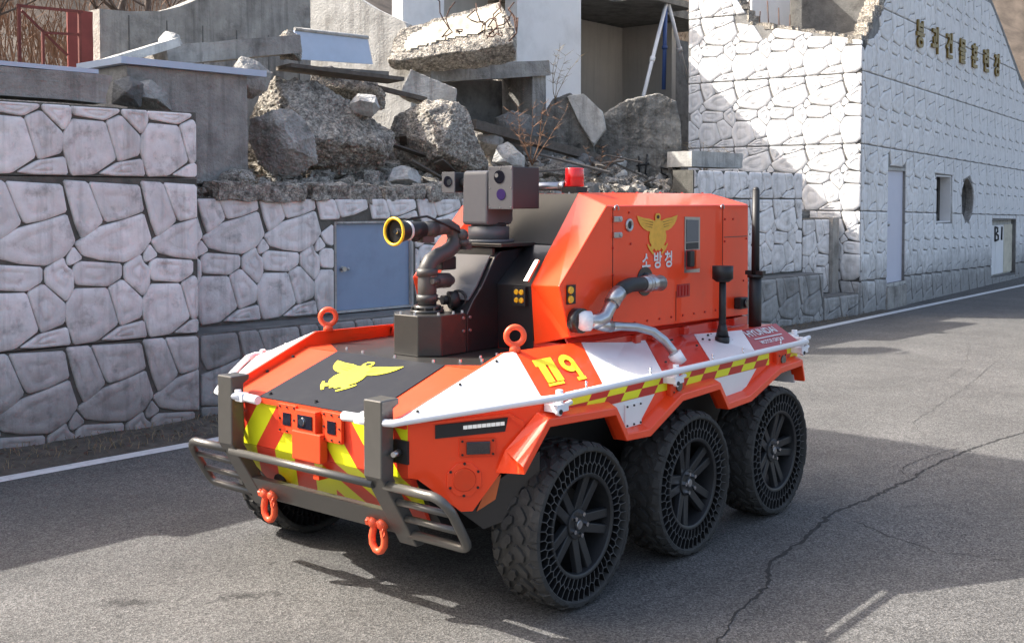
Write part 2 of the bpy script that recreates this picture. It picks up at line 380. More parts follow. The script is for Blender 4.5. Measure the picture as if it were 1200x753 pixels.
# 119 number: shapes laid on the orange panel
def deck_basis(x, t):
    a, b = ridge(x), rail(x-.35*1.0)
    p = lerp(a, b, t); ux = Vector((1, 0, (rail(.2).z-rail(.1).z))).normalized(); uy = (ridge(x)-rail(x)).normalized()
    return p, ux, uy
one = [(-.045, -.13), (.045, -.13), (.045, .13), (-.075, .13), (-.075, .055), (-.045, .055)]
def ring(cx, cy, r0, r1, a0, a1, n=22):
    return [(cx+r1*cos(a0+(a1-a0)*i/n), cy+r1*sin(a0+(a1-a0)*i/n)) for i in range(n+1)] + [(cx+r0*cos(a1+(a0-a1)*i/n), cy+r0*sin(a1+(a0-a1)*i/n)) for i in range(n+1)]
p9, ux, uy = Vector((.12, -1.0, 0)), Vector((1, 0, 0)), Vector((0, .915, .403)).normalized()
p9.z = ridge(.2).z+(rail(.2).z-ridge(.2).z)*(.2/.395)
shear = lambda pl, ox: [((p[0]*.95+ox*1.12)*.74+p[1]*.52, p[1]*.86) for p in pl]
polys = [shear(one, -.205), shear(one, -.105)]
polys.append(shear(ring(-.005, .035, .040, .098, 0, pi), .075)); polys.append(shear(ring(-.005, .035, .040, .098, pi, 2*pi), .075)); polys.append(shear([(.036, .033), (.093, .033), (.093, -.13), (.036, -.13)], .075))
polys.append(shear([(-.235, -.165), (-.04, -.165), (-.04, -.14), (-.235, -.14)], -.05))
polys.append(shear([(.005, -.165), (.115, -.165), (.115, -.13), (.005, -.13)], .065))
part('number_decal', decal_mesh('number_decal', polys, p9, ux, uy, .004, YEMB), None)['label'] = 'yellow 119 number on the orange deck panel'
# maker lettering on crimson panel
hp = Vector((2.40, -1.0, 0)); sl = (1.303-1.192)/.185
def on_rear(y): return 1.192+(y+1.195)*sl
uy = Vector((.30, 1, sl)).normalized(); uxh = Vector((1, 0, 0)); 
part('lettering', text_mesh('lettering', 'HYUNDAI', .088, LABELW, (2.40, -1.06, on_rear(-1.06)), Vector((1, 0, 0)), Vector((0, 1, sl)), .004, .002, sx=1.15))
part('lettering', text_mesh('lettering', 'MOTOR GROUP', .048, LABELW, (2.40, -1.15, on_rear(-1.15)), Vector((1, 0, 0)), Vector((0, 1, sl)), .004, .001, sx=1.0))
part('underline', decal_mesh('underline', [[(-.2, -.005), (.22, -.005), (.22, .005), (-.2, .005)]], (2.40, -1.112, on_rear(-1.112)), uxh, Vector((0, 1, sl)).normalized(), .004, LABELW))

# ---- white hand rail all round
mb = MB()
pts = [(2.78, -1.0, 1.20), (2.78, -1.22, 1.19)] + [(x, -1.262, 1.190) for x in (2.72, 1.2, -.28)] + [(-.37, -1.22, 1.186), (-.65, -.995, 1.145), (-.90, -.785, 1.105), (-.955, -.735, 1.095), (-.97, -.66, 1.092), (-.97, -.50, 1.09)]
mb.tube(pts, .020, 10); part('side_rail', mb, RAILW)
mb = MB(); mb.tube([(p[0], -p[1], p[2]) for p in pts], .020, 10)
part('side_rail', mb, RAILW)
for s in (-1, 1):
    for x in (-.25, .92, 2.66):
        mb = MB(); mb.box((x, s*1.235, 1.135), (.10, .09, .04)); mb.cyl((x-.03, s*1.262, 1.12), (x-.03, s*1.285, 1.12), .022, n=10); mb.cyl((x+.02, s*1.24, 1.13), (x+.02, s*1.24, 1.225), .020, n=8)
        mb.cyl((x+.05, s*1.25, 1.14), (x+.11, s*1.25, 1.15), .014, n=8)
        o = part('rail_clamp', mb, RAILW, b=.003)
        m2 = MB(); m2.cyl((x-.03, s*1.285, 1.12), (x-.03, s*1.291, 1.12), .013, n=10); part('clamp_bolt', m2, BLACK, o)
    for x in (-.02, .62, 1.35, 1.75, 2.3):
        mb = MB(); mb.cyl((x, s*1.262, 1.20), (x, s*1.262, 1.235), .006, n=6); mb.ball((x, s*1.262, 1.24), .009, n=6); part('rail_stud', mb, CHROME)
    mb = MB(); mb.box((2.83, s*1.10, 1.20), (.10, .05, .03)); mb.cyl((2.86, s*1.1, 1.19), (2.86, s*1.1, 1.25), .022, n=8); mb.cyl((2.80, s*1.18, 1.185), (2.90, s*1.20, 1.20), .016, n=8); part('rail_fitting', mb, RAILW)

# ---- sides: panel, checker film, fender flares, hatches
prof = [(-.33, 1.045), (.275, 1.015), (.385, .852), (.635, .838), (1.0, .995), (1.455, 1.005), (1.57, .858), (1.885, .868), (2.33, 1.005), (2.66, 1.02), (2.70, .90)]
for s in (-1, 1):
    mb = MB()
    poly = [(-.33, 1.176), (2.72, 1.176), (2.72, .90)] + [p for p in reversed(prof)][1:]
    mb.prism([Vector((x, 1.185*s, z)) for x, z in poly], (0, 0, 0), (0, -.02*s, 0)); part('side_panel', mb, ORANGE)
    mb = MB()
    for a, b in ((-.28, .955), (1.02, 2.27), (2.55, 2.72)):
        mb.prism([Vector((x, 1.187*s, z)) for x, z in ((a, 1.066), (b, 1.066), (b, 1.158), (a, 1.158))], (0, 0, 0), (0, .003*s, 0))
    part('checker_strip', mb, CHECK)
    for (xa, xb, xc, xd) in ((.36, .78, .60, .41), (1.53, 2.08, 1.86, 1.60)):
        mb = MB(); mb.prism([Vector((x, 1.187*s, z)) for x, z in ((xa-.03, 1.062), (xb, 1.062), (xc, .90), (xd, .905))], (0, 0, 0), (0, .004*s, 0)); part('white_panel', mb, WHITEP)
    mb = MB(); mb.box((.535, 1.197*s, .975), (.17, .012, .135)); h = part('access_hatch', mb, WHITEP, b=.003)
    bolts(h, [(.535+dx, 1.204*s, .975+dz) for dx in (-.07, 0, .07) for dz in (-.055, .055)], .007, .006, BLACK, (0, s, 0))
    # flare
    mb = MB(); pr = [(-.56, .845)] + prof; ring_ = []
    for i, (x, z) in enumerate(pr):
        a = Vector((pr[max(i-1, 0)][0], 0, pr[max(i-1, 0)][1])); b = Vector((pr[min(i+1, len(pr)-1)][0], 0, pr[min(i+1, len(pr)-1)][1]))
        d = (b-a).normalized(); n = Vector((-d.z, 0, d.x))
        if i == len(pr)-1: n = Vector((.5, 0, .1))
        p = Vector((x, 0, z)); yi = 1.18 if i else 1.05
        if i == 0: ring_.append([Vector((-.50, s*1.09, .93)), Vector((-.545, s*1.25, .875)), Vector((-.54, s*1.258, .835)), Vector((-.53, s*1.05, .81))]); continue
        ring_.append([p+Vector((0, s*yi, 0))+n*.075, p+Vector((0, s*1.255, 0))+n*.045, p+Vector((0, s*1.258, 0)), p+Vector((0, s*(yi-.02), 0))])
    vs = [q for r in ring_ for q in r]; fs = []
    for i in range(len(pr)-1):
        k = i*4
        fs += [(k+j, k+(j+1) % 4, k+4+(j+1) % 4, k+4+j) for j in range(4)]
    fs += [(0, 1, 2, 3), tuple(len(vs)-4+j for j in (3, 2, 1, 0))]
    mb.add(vs, fs); part('fender_flare', mb, ORANGE, b=.005)
    # round sensor housings at the seams
    for x, r in ((1.0, .055), (2.42, .06)):
        mb = MB(); mb.box((x, 1.20*s, 1.085), (.16, .035, .125)); hh = part('sensor_housing', mb, ORANGE2, b=.006)
        m2 = MB(); m2.cyl((x+.01, 1.217*s, 1.085), (x+.01, 1.226*s, 1.085), .034, n=18)
        part('lens', m2, GLASSD, hh)
        bolts(hh, [(x+.062*cos(a)*1.0, 1.2165*s, 1.085+.05*sin(a)) for a in (.7, 2.4, 3.9, 5.5)], .007, .005, BLACK, (0, s, 0))
# rear plate
mb = MB(); mb.hexa([(2.72, -1.18, 1.176), (2.72, 1.18, 1.176), (2.74, 1.0, 1.28), (2.74, -1.0, 1.28)], [(2.69, -1.18, 1.176), (2.69, 1.18, 1.176), (2.69, 1.0, 1.27), (2.69, -1.0, 1.27)])
mb.box((2.70, 0, 1.03), (.03, 2.36, .29)); part('rear_plate', mb, WHITEP)

# ---- nose: front face with chevrons, corner faces with lamps
mb = MB()
mb.hexa([(-.86, -.745, 1.085), (-.86, .745, 1.085), (-.845, .745, .79), (-.845, -.745, .79)], [(-.82, -.745, 1.085), (-.82, .745, 1.085), (-.80, .745, .79), (-.80, -.745, .79)])
part('front_panel', mb, CHEV)
mb = MB(); mb.hexa([(-.845, -.745, .787), (-.845, .745, .787), (-.62, .66, .50), (-.62, -.66, .50)], [(-.80, -.745, .787), (-.80, .745, .787), (-.58, .66, .50), (-.58, -.66, .50)])
part('lower_front_panel', mb, CHEV)
CA, CB = Vector((-.86, -.745, 0)), Vector((-.33, -1.19, 0)); CU = (CB-CA).normalized(); CN = Vector((CU.y, -CU.x, 0))
if CN.x > 0: CN = -CN
for s in (-1, 1):
    def cp(u, z, o=0):
        p = CA+CU*u+CN*o; return Vector((p.x, p.y*(-s), z))
    mb = MB(); mb.prism([cp(u, z) for u, z in ((0, 1.085), (.69, 1.168), (.69, .97), (.50, .83), (.335, .612), (.275, .612), (.05, .79), (0, .80))], (0, 0, 0), -(cp(0, 0, .02)-cp(0, 0)))
    cpn = part('corner_panel', mb, ORANGE)
    mb = MB()   # recessed dark headlamp slot with raised hood
    mb.prism([cp(u, z, .003) for u, z in ((.14, 1.068), (.52, 1.095), (.505, 1.022), (.14, .998))], (0, 0, 0), cp(0, 0, .004)-cp(0, 0)); hl = part('headlight', mb, BLACK)
    mb = MB()
    for k in range(9):
        u0 = .285+k*.0242; zz = 1.043+k*.0016; mb.prism([cp(u, z, .008) for u, z in ((u0, zz+.018), (u0+.0215, zz+.0195), (u0+.0215, zz+.001), (u0, zz))], (0, 0, 0), cp(0, 0, .008)-cp(0, 0))
    stuff(part('led_bar', mb, LEDM, hl))
    mb = MB(); mb.prism([cp(u, z, .001) for u, z in ((.12, 1.088), (.53, 1.116), (.60, 1.075), (.60, 1.04), (.52, 1.104), (.14, 1.078))], (0, 0, 0), cp(0, 0, .022)-cp(0, 0)); part('lamp_hood', mb, ORANGE, hl)
    mb = MB(); mb.prism([cp(u, z, .001) for u, z in ((.265, .992), (.455, .992), (.455, .896), (.265, .896))], (0, 0, 0), cp(0, 0, .012)-cp(0, 0)); bx = part('sensor_plate', mb, ORANGE2, b=.003)
    mb = MB(); mb.prism([cp(u, z, .013) for u, z in ((.30, .978), (.425, .978), (.425, .912), (.30, .912))], (0, 0, 0), cp(0, 0, .012)-cp(0, 0)); part('sensor_window', mb, GLASSD, bx, .004)
    d = cp(0, 0, 1)-cp(0, 0)
    bolts(bx, [cp(u, z, .013) for u in (.28, .44) for z in (.91, .98)], .007, .006, BLACK, d)
    mb = MB(); c0 = cp(.29, .78, .001)
    mb.prism([cp(.29+.098*cos(a), .78+.094*sin(a), .001) for a in [i*pi/4+pi/8 for i in range(8)]], (0, 0, 0), cp(0, 0, .008)-cp(0, 0)); rp = part('horn_cover', mb, ORANGE, b=.003)
    mb = MB(); mb.cyl(cp(.29, .78, .009), cp(.29, .78, .018), .062, .058, 28); part('horn_disc', mb, ORANGE2, rp)
    bolts(rp, [cp(.29+.083*cos(a), .78+.083*sin(a), .009) for a in [i*pi/3+.5 for i in range(6)]], .008, .006, BLACK, d)
    mb = MB(); mb.prism([cp(u, z, -.06) for u, z in ((.36, .60), (.46, .66), (.49, .79), (.42, .74))], (0, 0, 0), cp(0, 0, .03)-cp(0, 0)); part('side_reflector', mb, AMBER2)
    mb = MB(); mb.prism([cp(u, z, -.05) for u, z in ((.26, .61), (.70, .90), (.70, .60), (.40, .50))], (0, 0, 0), cp(0, 0, -.02)-cp(0, 0)); part('inner_guard', mb, BLACKP)
# front sensor cluster
def fbox(name, y, z, w, h, d, m, par=None, b=.003):
    mb = MB(); mb.box((-.86-d/2, y, z), (d, w, h)); return part(name, mb, m, par, b)
for y in (.235, -.235):
    o = fbox('sensor_plate', y*.8, .99, .155, .165, .022, ORANGE2)
    m2 = MB(); m2.box((-.884, y*.8, .99), (.006, .066, .07)); part('sensor_window', m2, GLASSD, o)
    bolts(o, [(-.882, y*.8+a, .99+b) for a in (-.062, 0, .062) for b in (-.068, 0, .068) if a or b], .007, .006, BLACK, (-1, 0, 0))
o = fbox('camera_housing', .0, 1.0, .17, .125, .05, ORANGE2); m2 = MB(); m2.box((-.912, 0, 1.0), (.006, .12, .075)); w = part('camera_window', m2, GLASSD, o)
m2 = MB(); m2.cyl((-.914, .02, 1.0), (-.922, .02, 1.0), .022, n=14); part('lens', m2, CHROME, w)
fbox('winch_cover', -.01, .865, .24, .16, .055, ORANGE2, b=.006)
fbox('tow_plate', -.03, .70, .05, .05, -.10, ORANGE2)
# small corner lamps behind the posts
for s in (-1, 1):
    mb = MB(); mb.box((-.845, s*.70, .93), (.05, .10, .12)); o = part('marker_lamp', mb, BLACK); m2 = MB(); m2.cyl((-.88, s*.70, .93), (-.94, s*.72, .93), .018, .014, 10); part('lamp_nozzle', m2, STEEL, o)

# ---- hood
def hz(x): return 1.086+(x+.85)*(1.28-1.086)/.58
mb = MB(); mb.hexa([(-.87, -.74, hz(-.87)), (-.87, .74, hz(-.87)), (-.27, .77, 1.28), (-.27, -.77, 1.28)], [(-.87, -.74, 1.05), (-.87, .74, 1.05), (-.27, .77, 1.2), (-.27, -.77, 1.2)])
hood = part('hood', mb, ORANGE2)
sl = .194/.58; hn = Vector((-sl, 0, 1)).normalized()
mb = MB(); P = [(-.868, -.455), (-.868, .455), (-.272, .455), (-.272, -.455)]
mb.prism([Vector((x, y, hz(x)))+hn*.002 for x, y in P], (0, 0, 0), hn*.004); part('hood_stripe', mb, GREYHOOD, hood)
ux = Vector((.05, -1, .02)).normalized(); uyv = Vector((1, .05, sl)).normalized()
em = [(x*.54, y*.50) for x, y in EAGLE]
part('emblem_decal', decal_mesh('emblem_decal', [em], (-.52, .05, hz(-.52)), ux, uyv, .010, YEMB), None, hood)
part('emblem_lines', decal_mesh('emblem_lines', emblem_lines(.54, .50), (-.52, .05, hz(-.52)), ux, uyv, .0125, GREYHOOD), None, hood)
bolts(hood, [(-.83, .40, hz(-.83)+.006), (-.83, 0, hz(-.83)+.006), (-.83, -.4, hz(-.83)+.006), (-.6, .72, hz(-.6)), (-.4, .72, hz(-.4))], .011, .014)
mb = MB(); mb.prism([Vector(p) for p in ((-.27, -.45, 1.282), (-.27, .45, 1.282), (-.05, .78, 1.284), (.55, .78, 1.284), (.55, -.78, 1.284), (-.05, -.78, 1.284))], (0, 0, 0), (0, 0, -.02)); fd = part('front_deck', mb, DARKM)
for s in (-1, 1):
    mb = MB(); mb.prism([Vector((x, s*y, z)) for x, y, z in ((-.268, .455, 1.284), (-.268, .765, 1.284), (-.05, .775, 1.287), (-.06, .76, 1.287))], (0, 0, 0), (0, 0, -.012))
    part('deck_corner', mb, ORANGE2)
bolts(fd, [(-.2, .3, 1.284), (-.2, -.3, 1.284), (-.22, 0, 1.284), (-.1, -.42, 1.284), (0, -.5, 1.284), (.1, -.4, 1.284), (.25, -.4, 1.284), (-.15, .5, 1.284)], .011, .012, STEEL)

# ---- cannon pedestal and dark centre body
mb = MB(); o8 = [(-.126, -.10), (-.126, .10), (-.03, .20), (.20, .20), (.20, -.20), (-.03, -.20)]
mb.prism([Vector((x, y, 1.285)) for x, y in o8], (0, 0, 0), (0, 0, .245)); ped = part('pedestal', mb, DARKM, b=.006)
bolts(ped, [(.17, -.201, 1.50), (.23, -.201, 1.50), (.17, -.201, 1.42), (.23, -.201, 1.42)], .011, .006, STEEL, (0, -1, 0))
bolts(ped, [(-.11, .06, 1.53), (-.11, -.06, 1.53), (-.02, -.17, 1.53), (.1, -.18, 1.53), (.18, -.18, 1.53)], .010, .016, STEEL)
mb = MB()
mb.prism([Vector((x, -.20, z)) for x, z in ((.203, 1.285), (.203, 1.52), (.26, 1.60), (.34, 1.68), (.47, 1.86), (.52, 1.895), (1.0, 1.93), (1.0, 1.285))], (0, 0, 0), (0, .40, 0)); cb = part('centre_body', mb, BLACKP, b=.005)
mb = MB(); mb.prism([Vector((x, -.202, z)) for x, z in ((.50, 1.285), (.485, 1.69), (.78, 1.93), (1.02, 1.93), (1.02, 1.285))], (0, 0, 0), (0, -.285, 0))
part('front_bulkhead', mb, BLACKP)
mb = MB(); mb.prism([Vector((x, -.17, z)) for x, z in ((.250, 1.598), (.335, 1.685), (.462, 1.868), (.455, 1.872), (.325, 1.69), (.242, 1.604))], (0, 0, 0), (0, .34, 0)); part('sunlit_front', mb, CAMGREY, cb)  # paler plate: sunlight on the body's front face put into its colour
mb = MB(); mb.prism([Vector((x, -.488, z)) for x, z in ((.80, 1.935), (1.06, 1.935), (1.06, 2.262), (.98, 2.262))], (0, 0, 0), (0, .706, 0)); rpz = part('rear_bulkhead', mb, PLATEG, b=.004)
bolts(rpz, [(.985, y, 2.262) for y in (-.4, -.2, 0, .2)], .009, .01, STEEL)
mb = MB(); mb.box((.66, -.03, 1.935), (.40, .46, .022)); part('camera_shelf', mb, DARKM, b=.004)
mb = MB(); mb.box((.49, 0, 1.885), (.03, .34, .06)); part('shelf_bracket', mb, PLATEG, b=.004)
for s in (-1,):
    mb = MB(); mb.box((.478, s*.40, 1.625), (.03, .095, .115)); o = part('amber_flasher', mb, BLACK)
    for k in range(2):
        for j in range(2):
            m2 = MB(); m2.cyl((.463, s*.40+(j-.5)*.04, 1.60+k*.05), (.455, s*.40+(j-.5)*.04, 1.60+k*.05), .019, .015, 10); part('lamp', m2, AMBER, o)
    mb = MB(); mb.prism([Vector((x, s*.487, z)) for x, z in ((.452, 1.715), (.565, 1.842), (.552, 1.852), (.437, 1.725))], (0, 0, 0), (0, -s*.03, 0)); part('trim_strip', mb, CHROME)

# ---- water cannon
mb = MB(); mb.cyl((.06, 0, 1.53), (.06, 0, 1.548), .105, n=28); mb.cyl((.06, 0, 1.548), (.06, 0, 1.575), .085, n=28)
for k in range(10): a = k*2*pi/10; mb.cyl((.06+.093*cos(a), .093*sin(a), 1.546), (.06+.093*cos(a), .093*sin(a), 1.566), .009, n=6, smooth=False)
wc = part('water_cannon', mb, DARKM)
mb = MB()
path = [(.06, 0, 1.575), (.06, 0, 1.70), (.062, 0, 1.80), (.085, -.005, 1.845), (.14, -.012, 1.875), (.215, -.018, 1.895), (.275, -.018, 1.93), (.30, -.015, 1.98), (.285, -.01, 2.03), (.24, 0, 2.055), (.17, 0, 2.05), (.10, 0, 2.043)]
mb.tube(path, [.058, .058, .056, .052, .050, .050, .050, .050, .050, .050, .050, .050], 16)
mb.cyl((.06, 0, 1.60), (.06, 0, 1.64), .066, n=20); mb.cyl((.06, 0, 1.755), (.06, 0, 1.80), .066, n=20)
part('riser_pipe', mb, PIPEM, wc)
mb = MB(); mb.cyl((.22, -.03, 1.72), (.06, -.01, 1.725), .046, .05, 16); mb.cyl((.25, -.033, 1.719), (.21, -.03, 1.72), .028, .045, 14); mb.cyl((.03, -.07, 1.725), (.09, -.07, 1.725), .018, n=10); part('actuator', mb, PIPEM, wc)
mb = MB(); mb.box((.25, .03, 1.825), (.13, .09, .085)); part('gear_motor', mb, BLACK, wc, .012)
mb = MB(); mb.cyl((.19, -.06, 1.60), (.24, -.09, 1.605), .055, .05, 18); mb.cyl((.17, -.02, 1.60), (.24, -.05, 1.60), .03, n=12); mb.tube(arc((.235, -.10, 1.605), .052, 0, 2*pi, 20, (.3, -.95, 0), (0, 0, 1))[:-1], .009, 8, closed=True); part('hand_wheel', mb, BLACK, wc)
mb = MB(); mb.ball((.315, -.06, 2.0), .04, n=12); mb.cyl((.30, -.05, 1.96), (.34, -.09, 1.95), .026, n=10); mb.box((.34, -.07, 1.93), (.05, .05, .04)); part('elbow_joint', mb, PIPEM, wc)
mb = MB(); mb.cyl((.12, 0, 2.043), (.02, 0, 2.04), .055, .048, 18); mb.box((.05, 0, 1.985), (.10, .05, .05)); part('barrel', mb, PIPEM, wc)
mb = MB(); mb.cyl((.02, 0, 2.04), (-.13, 0, 2.035), .050, .056, 20); mb.cyl((-.02, 0, 1.985), (-.06, 0, 1.985), .018, n=8); part('nozzle', mb, BLACK, wc)
mb = MB(); mb.cyl((-.105, 0, 2.0362), (-.125, 0, 2.0355), .0585, .060, 20); part('nozzle_band', mb, LABELW, wc)
mb = MB(); mb.cyl((-.13, 0, 2.035), (-.215, 0, 2.033), .058, .078, 24, caps=False); part('nozzle_bell', mb, BLACK, wc)
mb = MB(); mb.tube(arc((-.222, 0, 2.033), .079, 0, 2*pi, 32, (0, 1, 0), (0, 0, 1))[:-1], .009, 10, closed=True); part('nozzle_ring', mb, RINGY, wc)
mb = MB(); mb.cyl((-.20, 0, 2.033), (-.195, 0, 2.033), .068, n=24); part('nozzle_face', mb, BLACKP, wc)
mb = MB(); mb.cyl((-.212, 0, 2.033), (-.195, 0, 2.033), .016, n=12); part('nozzle_tip', mb, CHROME, wc)
mb = MB(); mb.tube([(-.11, .05, 2.085), (-.02, .05, 2.11), (.06, .0, 2.12), (.12, -.04, 2.09), (.2, -.05, 2.06), (.28, -.07, 2.02)], .008, 6); part('control_cable', mb, BLACK, wc)
mb = MB(); mb.box((.06, -.0565, 1.775), (.05, .006, .045)); part('label_plate', mb, LABELW, wc)

# ---- camera head on the shelf
mb = MB(); mb.cyl((.64, 0, 1.946), (.64, 0, 1.965), .165, n=36); mb.cyl((.64, 0, 1.965), (.64, 0, 2.05), .135, n=36); ch = part('camera_head', mb, CAMGREY)
mb = MB()   # yoke body with rounded near edge
prof2 = [(.49, 2.07), (.50, 2.395), (.52, 2.41), (.70, 2.40), (.76, 2.33), (.76, 2.09), (.74, 2.06), (.51, 2.06)]
mb.prism([Vector((x, -.11, z)) for x, z in prof2], (0, 0, 0), (0, .21, 0)); part('yoke_body', mb, CAMGREY, ch, .022)
mb = MB(); mb.cyl((.64, 0, 2.03), (.64, 0, 2.075), .115, n=28); part('pan_neck', mb, CAMDARK, ch)
mb = MB(); mb.box((.633, -.225, 2.297), (.27, .19, .265)); cm = part('thermal_camera', mb, CAMDARK, ch, .006)
mb = MB(); mb.box((.495, -.225, 2.297), (.012, .196, .271)); fp = part('camera_front', mb, CAMGREY, ch, .003)
mb = MB(); mb.cyl((.489, -.22, 2.365), (.484, -.22, 2.365), .042, n=24); part('lens', mb, GLASSD, ch)
mb = MB(); mb.cyl((.4835, -.20, 2.375), (.482, -.20, 2.375), .014, n=14); part('lens_glint', mb, STEEL, ch)
mb = MB(); mb.cyl((.489, -.235, 2.255), (.484, -.235, 2.255), .036, n=24); part('lens', mb, GLASSP, ch)
bolts(ch, [(.489, -.225+a, 2.297+b) for a in (-.088, .088) for b in (-.12, 0, .12)] + [(.489, -.225, 2.42), (.489, -.225, 2.172)], .006, .004, STEEL, (-1, 0, 0))
mb = MB(); mb.box((.56, .22, 2.335), (.13, .11, .13)); part('spot_camera', mb, CAMDARK, ch, .006)
mb = MB(); mb.box((.493, .22, 2.335), (.010, .115, .135)); part('camera_front', mb, CAMGREY, ch, .003)
mb = MB(); mb.cyl((.488, .22, 2.34), (.482, .22, 2.34), .036, n=22); part('lens', mb, GLASSD, ch)
mb = MB(); mb.cyl((.4815, .205, 2.335), (.480, .205, 2.335), .02, n=14); part('lens_glint', mb, CHROME, ch)
mb = MB(); mb.cyl((.56, .16, 2.335), (.56, .09, 2.32), .03, n=12); part('arm', mb, CAMDARK, ch)

# ---- equipment box: side cheeks, roof, details
for s in (-1, 1):
    O = [(.455, .80, 1.40), (.345, .80, 1.715), (.834, .80, 2.185), (2.69, .80, 2.185), (2.70, .80, 1.36)]
    I = [(.50, .49, 1.325), (.467, .49, 1.70), (.96, .49, 2.27), (2.67, .49, 2.27), (2.70, .49, 1.30)]
    if s == 1: O = [(x, .41, z) for x, y, z in O]; I = [(x, .22, z) for x, y, z in I]
    mb = MB(); o_ = [Vector((x, y*s, z)) for x, y, z in O]; i_ = [Vector((x, y*s, z)) for x, y, z in I]
    n = 5; mb.add(o_+i_, [tuple(range(n)), tuple(range(2*n-1, n-1, -1))]+[(k, (k+1) % n, n+(k+1) % n, n+k) for k in range(n)])
    ck = part('equipment_box', mb, ORANGE, b=.007)
    if s == 1: continue
    Y = -.801
    def flat(name, pts, m, th=.004, par=ck, off=0):
        mb = MB(); mb.prism([Vector((x, Y-off, z)) for x, z in pts], (0, 0, 0), (0, -th, 0)); return part(name, mb, m, par)
    # panel seams as slim recess lines
    for (a, b) in (((.90, 2.17), (.90, 1.44)), ((2.30, 2.17), (2.30, 1.42)), ((2.32, 1.95), (2.68, 1.95)), ((1.66, 1.40), (1.66, 1.60))):
        dx = .0025 if a[0] == b[0] else 0; dz = 0 if dx else .0025
        flat('panel_seam', [(a[0]-dx, a[1]+dz), (a[0]+dx+(b[0]-a[0] if dz else 0), a[1]+dz), (b[0]+dx, b[1]-dz), (a[0]-dx if dx else a[0], b[1]-dz)], BLACKP, .0015)
    em2 = [(x*.50, y*.36) for x, y in EAGLE]
    part('emblem_decal', decal_mesh('emblem_decal', [em2], (1.42, Y, 2.00), (1, 0, 0), (0, 0, 1), .004, GOLD), None, ck)
    part('emblem_lines', decal_mesh('emblem_lines', emblem_lines(.50, .36), (1.42, Y, 2.00), (1, 0, 0), (0, 0, 1), .006, RUST2), None, ck)
    part('lettering', text_mesh('lettering', '소 방 청', .115, LABELW, (1.42, Y, 1.815), (1, 0, 0), (0, 0, 1), .004, .003, sx=1.0), None, ck)
    # latches, port, gauge window, vent, side lamp, camera
    for z in (2.10, 2.00):
        mb = MB(); mb.box((.94, Y-.008, z), (.085, .016, .035)); mb.cyl((.965, Y-.014, z), (.965, Y-.024, z), .014, n=10); part('latch', mb, STEEL, ck, .003)
    mb = MB(); mb.tube(arc((1.08, Y-.004, 2.06), .033, 0, 2*pi, 20, (1, 0, 0), (0, 0, 1))[:-1], .010, 8, closed=True); pt = part('filler_port', mb, STEEL, ck)
    flat('port_cap', [(1.08+.028*cos(a), 2.06+.028*sin(a)) for a in [i*pi/8 for i in range(16)]], BLACK)
    flat('gauge_frame', [(1.765, 2.105), (1.97, 2.10), (1.97, 1.715), (1.765, 1.72)], STEEL, .004)
    flat('gauge_window', [(1.785, 2.085), (1.945, 2.08), (1.945, 1.93), (1.785, 1.93)], CAMGREY, .004, off=.004)
    flat('gauge_window', [(1.785, 1.925), (1.945, 1.925), (1.945, 1.88), (1.785, 1.88)], CAMDARK, .004, off=.004)
    flat('gauge_panel', [(1.785, 1.875), (1.945, 1.875), (1.945, 1.74), (1.785, 1.74)], CRIMSON, .003, off=.004)
    mb = MB(); mb.box((1.82, Y-.02, 1.815), (.06, .03, .11)); part('switch', mb, BLACK, ck, .006)
    mb = MB(); mb.box((1.90, Y-.02, 1.81), (.055, .03, .13)); part('switch_cover', mb, ORSHACK, ck, .006)
    flat('vent', [(1.67, 1.645), (1.84, 1.645), (1.84, 1.555), (1.67, 1.555)], CRIMSON, .002)
    for k in range(4): flat('vent_slat', [(1.69+k*.04, 1.635), (1.70+k*.04, 1.635), (1.70+k*.04, 1.565), (1.69+k*.04, 1.565)], REDFILM, .005, off=.002)
    flat('side_flasher', [(.415, 1.715), (.50, 1.715), (.50, 1.60), (.415, 1.60)], BLACK, .008)
    for k in (0, 1):
        mb = MB(); mb.cyl((.445, Y-.008, 1.63+k*.055), (.445, Y-.02, 1.63+k*.055), .026, .02, 12); part('lamp', mb, AMBER, ck)
    mb = MB(); mb.box((2.53, Y-.03, 1.46), (.11, .06, .085)); sc = part('side_camera', mb, BLACK, ck, .008)
    mb = MB(); mb.cyl((2.55, Y-.06, 1.46), (2.55, Y-.075, 1.46), .032, .03, 16); part('lens', mb, GLASSD, ck)
    bolts(ck, [(x, Y, 1.43) for x in (.55, .7, .85, 1.0, 1.15, 1.3, 1.45, 1.6, 1.75, 1.9, 2.05, 2.2, 2.6)] + [(.90, Y, z) for z in (1.55, 1.75, 1.92)] + [(2.33, Y, z) for z in (1.5, 1.56, 1.62, 1.92, 2.08)] + [(1.08, Y, 2.14), (1.1, Y, 1.94), (2.45, Y, 2.08), (2.66, Y, 1.93), (2.62, Y, 1.62)], .008, .007, REDFILM, (0, -1, 0))
    for x in (.93, 2.28):
        mb = MB(); mb.tube(arc((x, Y-.008, 2.165), .022, -.4, pi+.4, 10, (1, 0, 0), (0, 0, 1)), .005, 6); part('lifting_loop', mb, STEEL, ck)
# centre roof and rear of box
mb = MB(); mb.hexa([(1.0, -.492, 2.262), (2.67, -.492, 2.262), (2.67, .222, 2.262), (1.0, .222, 2.262)], [(1.06, -.492, 1.40), (2.68, -.492, 1.40), (2.68, .222, 1.40), (1.06, .222, 1.40)])
part('box_roof', mb, ORANGE, b=.005)
mb = MB()
for s in (-1, 1): mb.prism([Vector((x, s*y, z)) for x, y, z in ((.50, .805, 1.27), (2.66, .805, 1.255), (2.66, .72, 1.36), (.50, .72, 1.385))], (0, 0, 0), (0, s*.012, .004))
mb.box((1.6, 0, 1.27), (2.2, 1.59, .16)); part('box_plinth', mb, REDDECK)
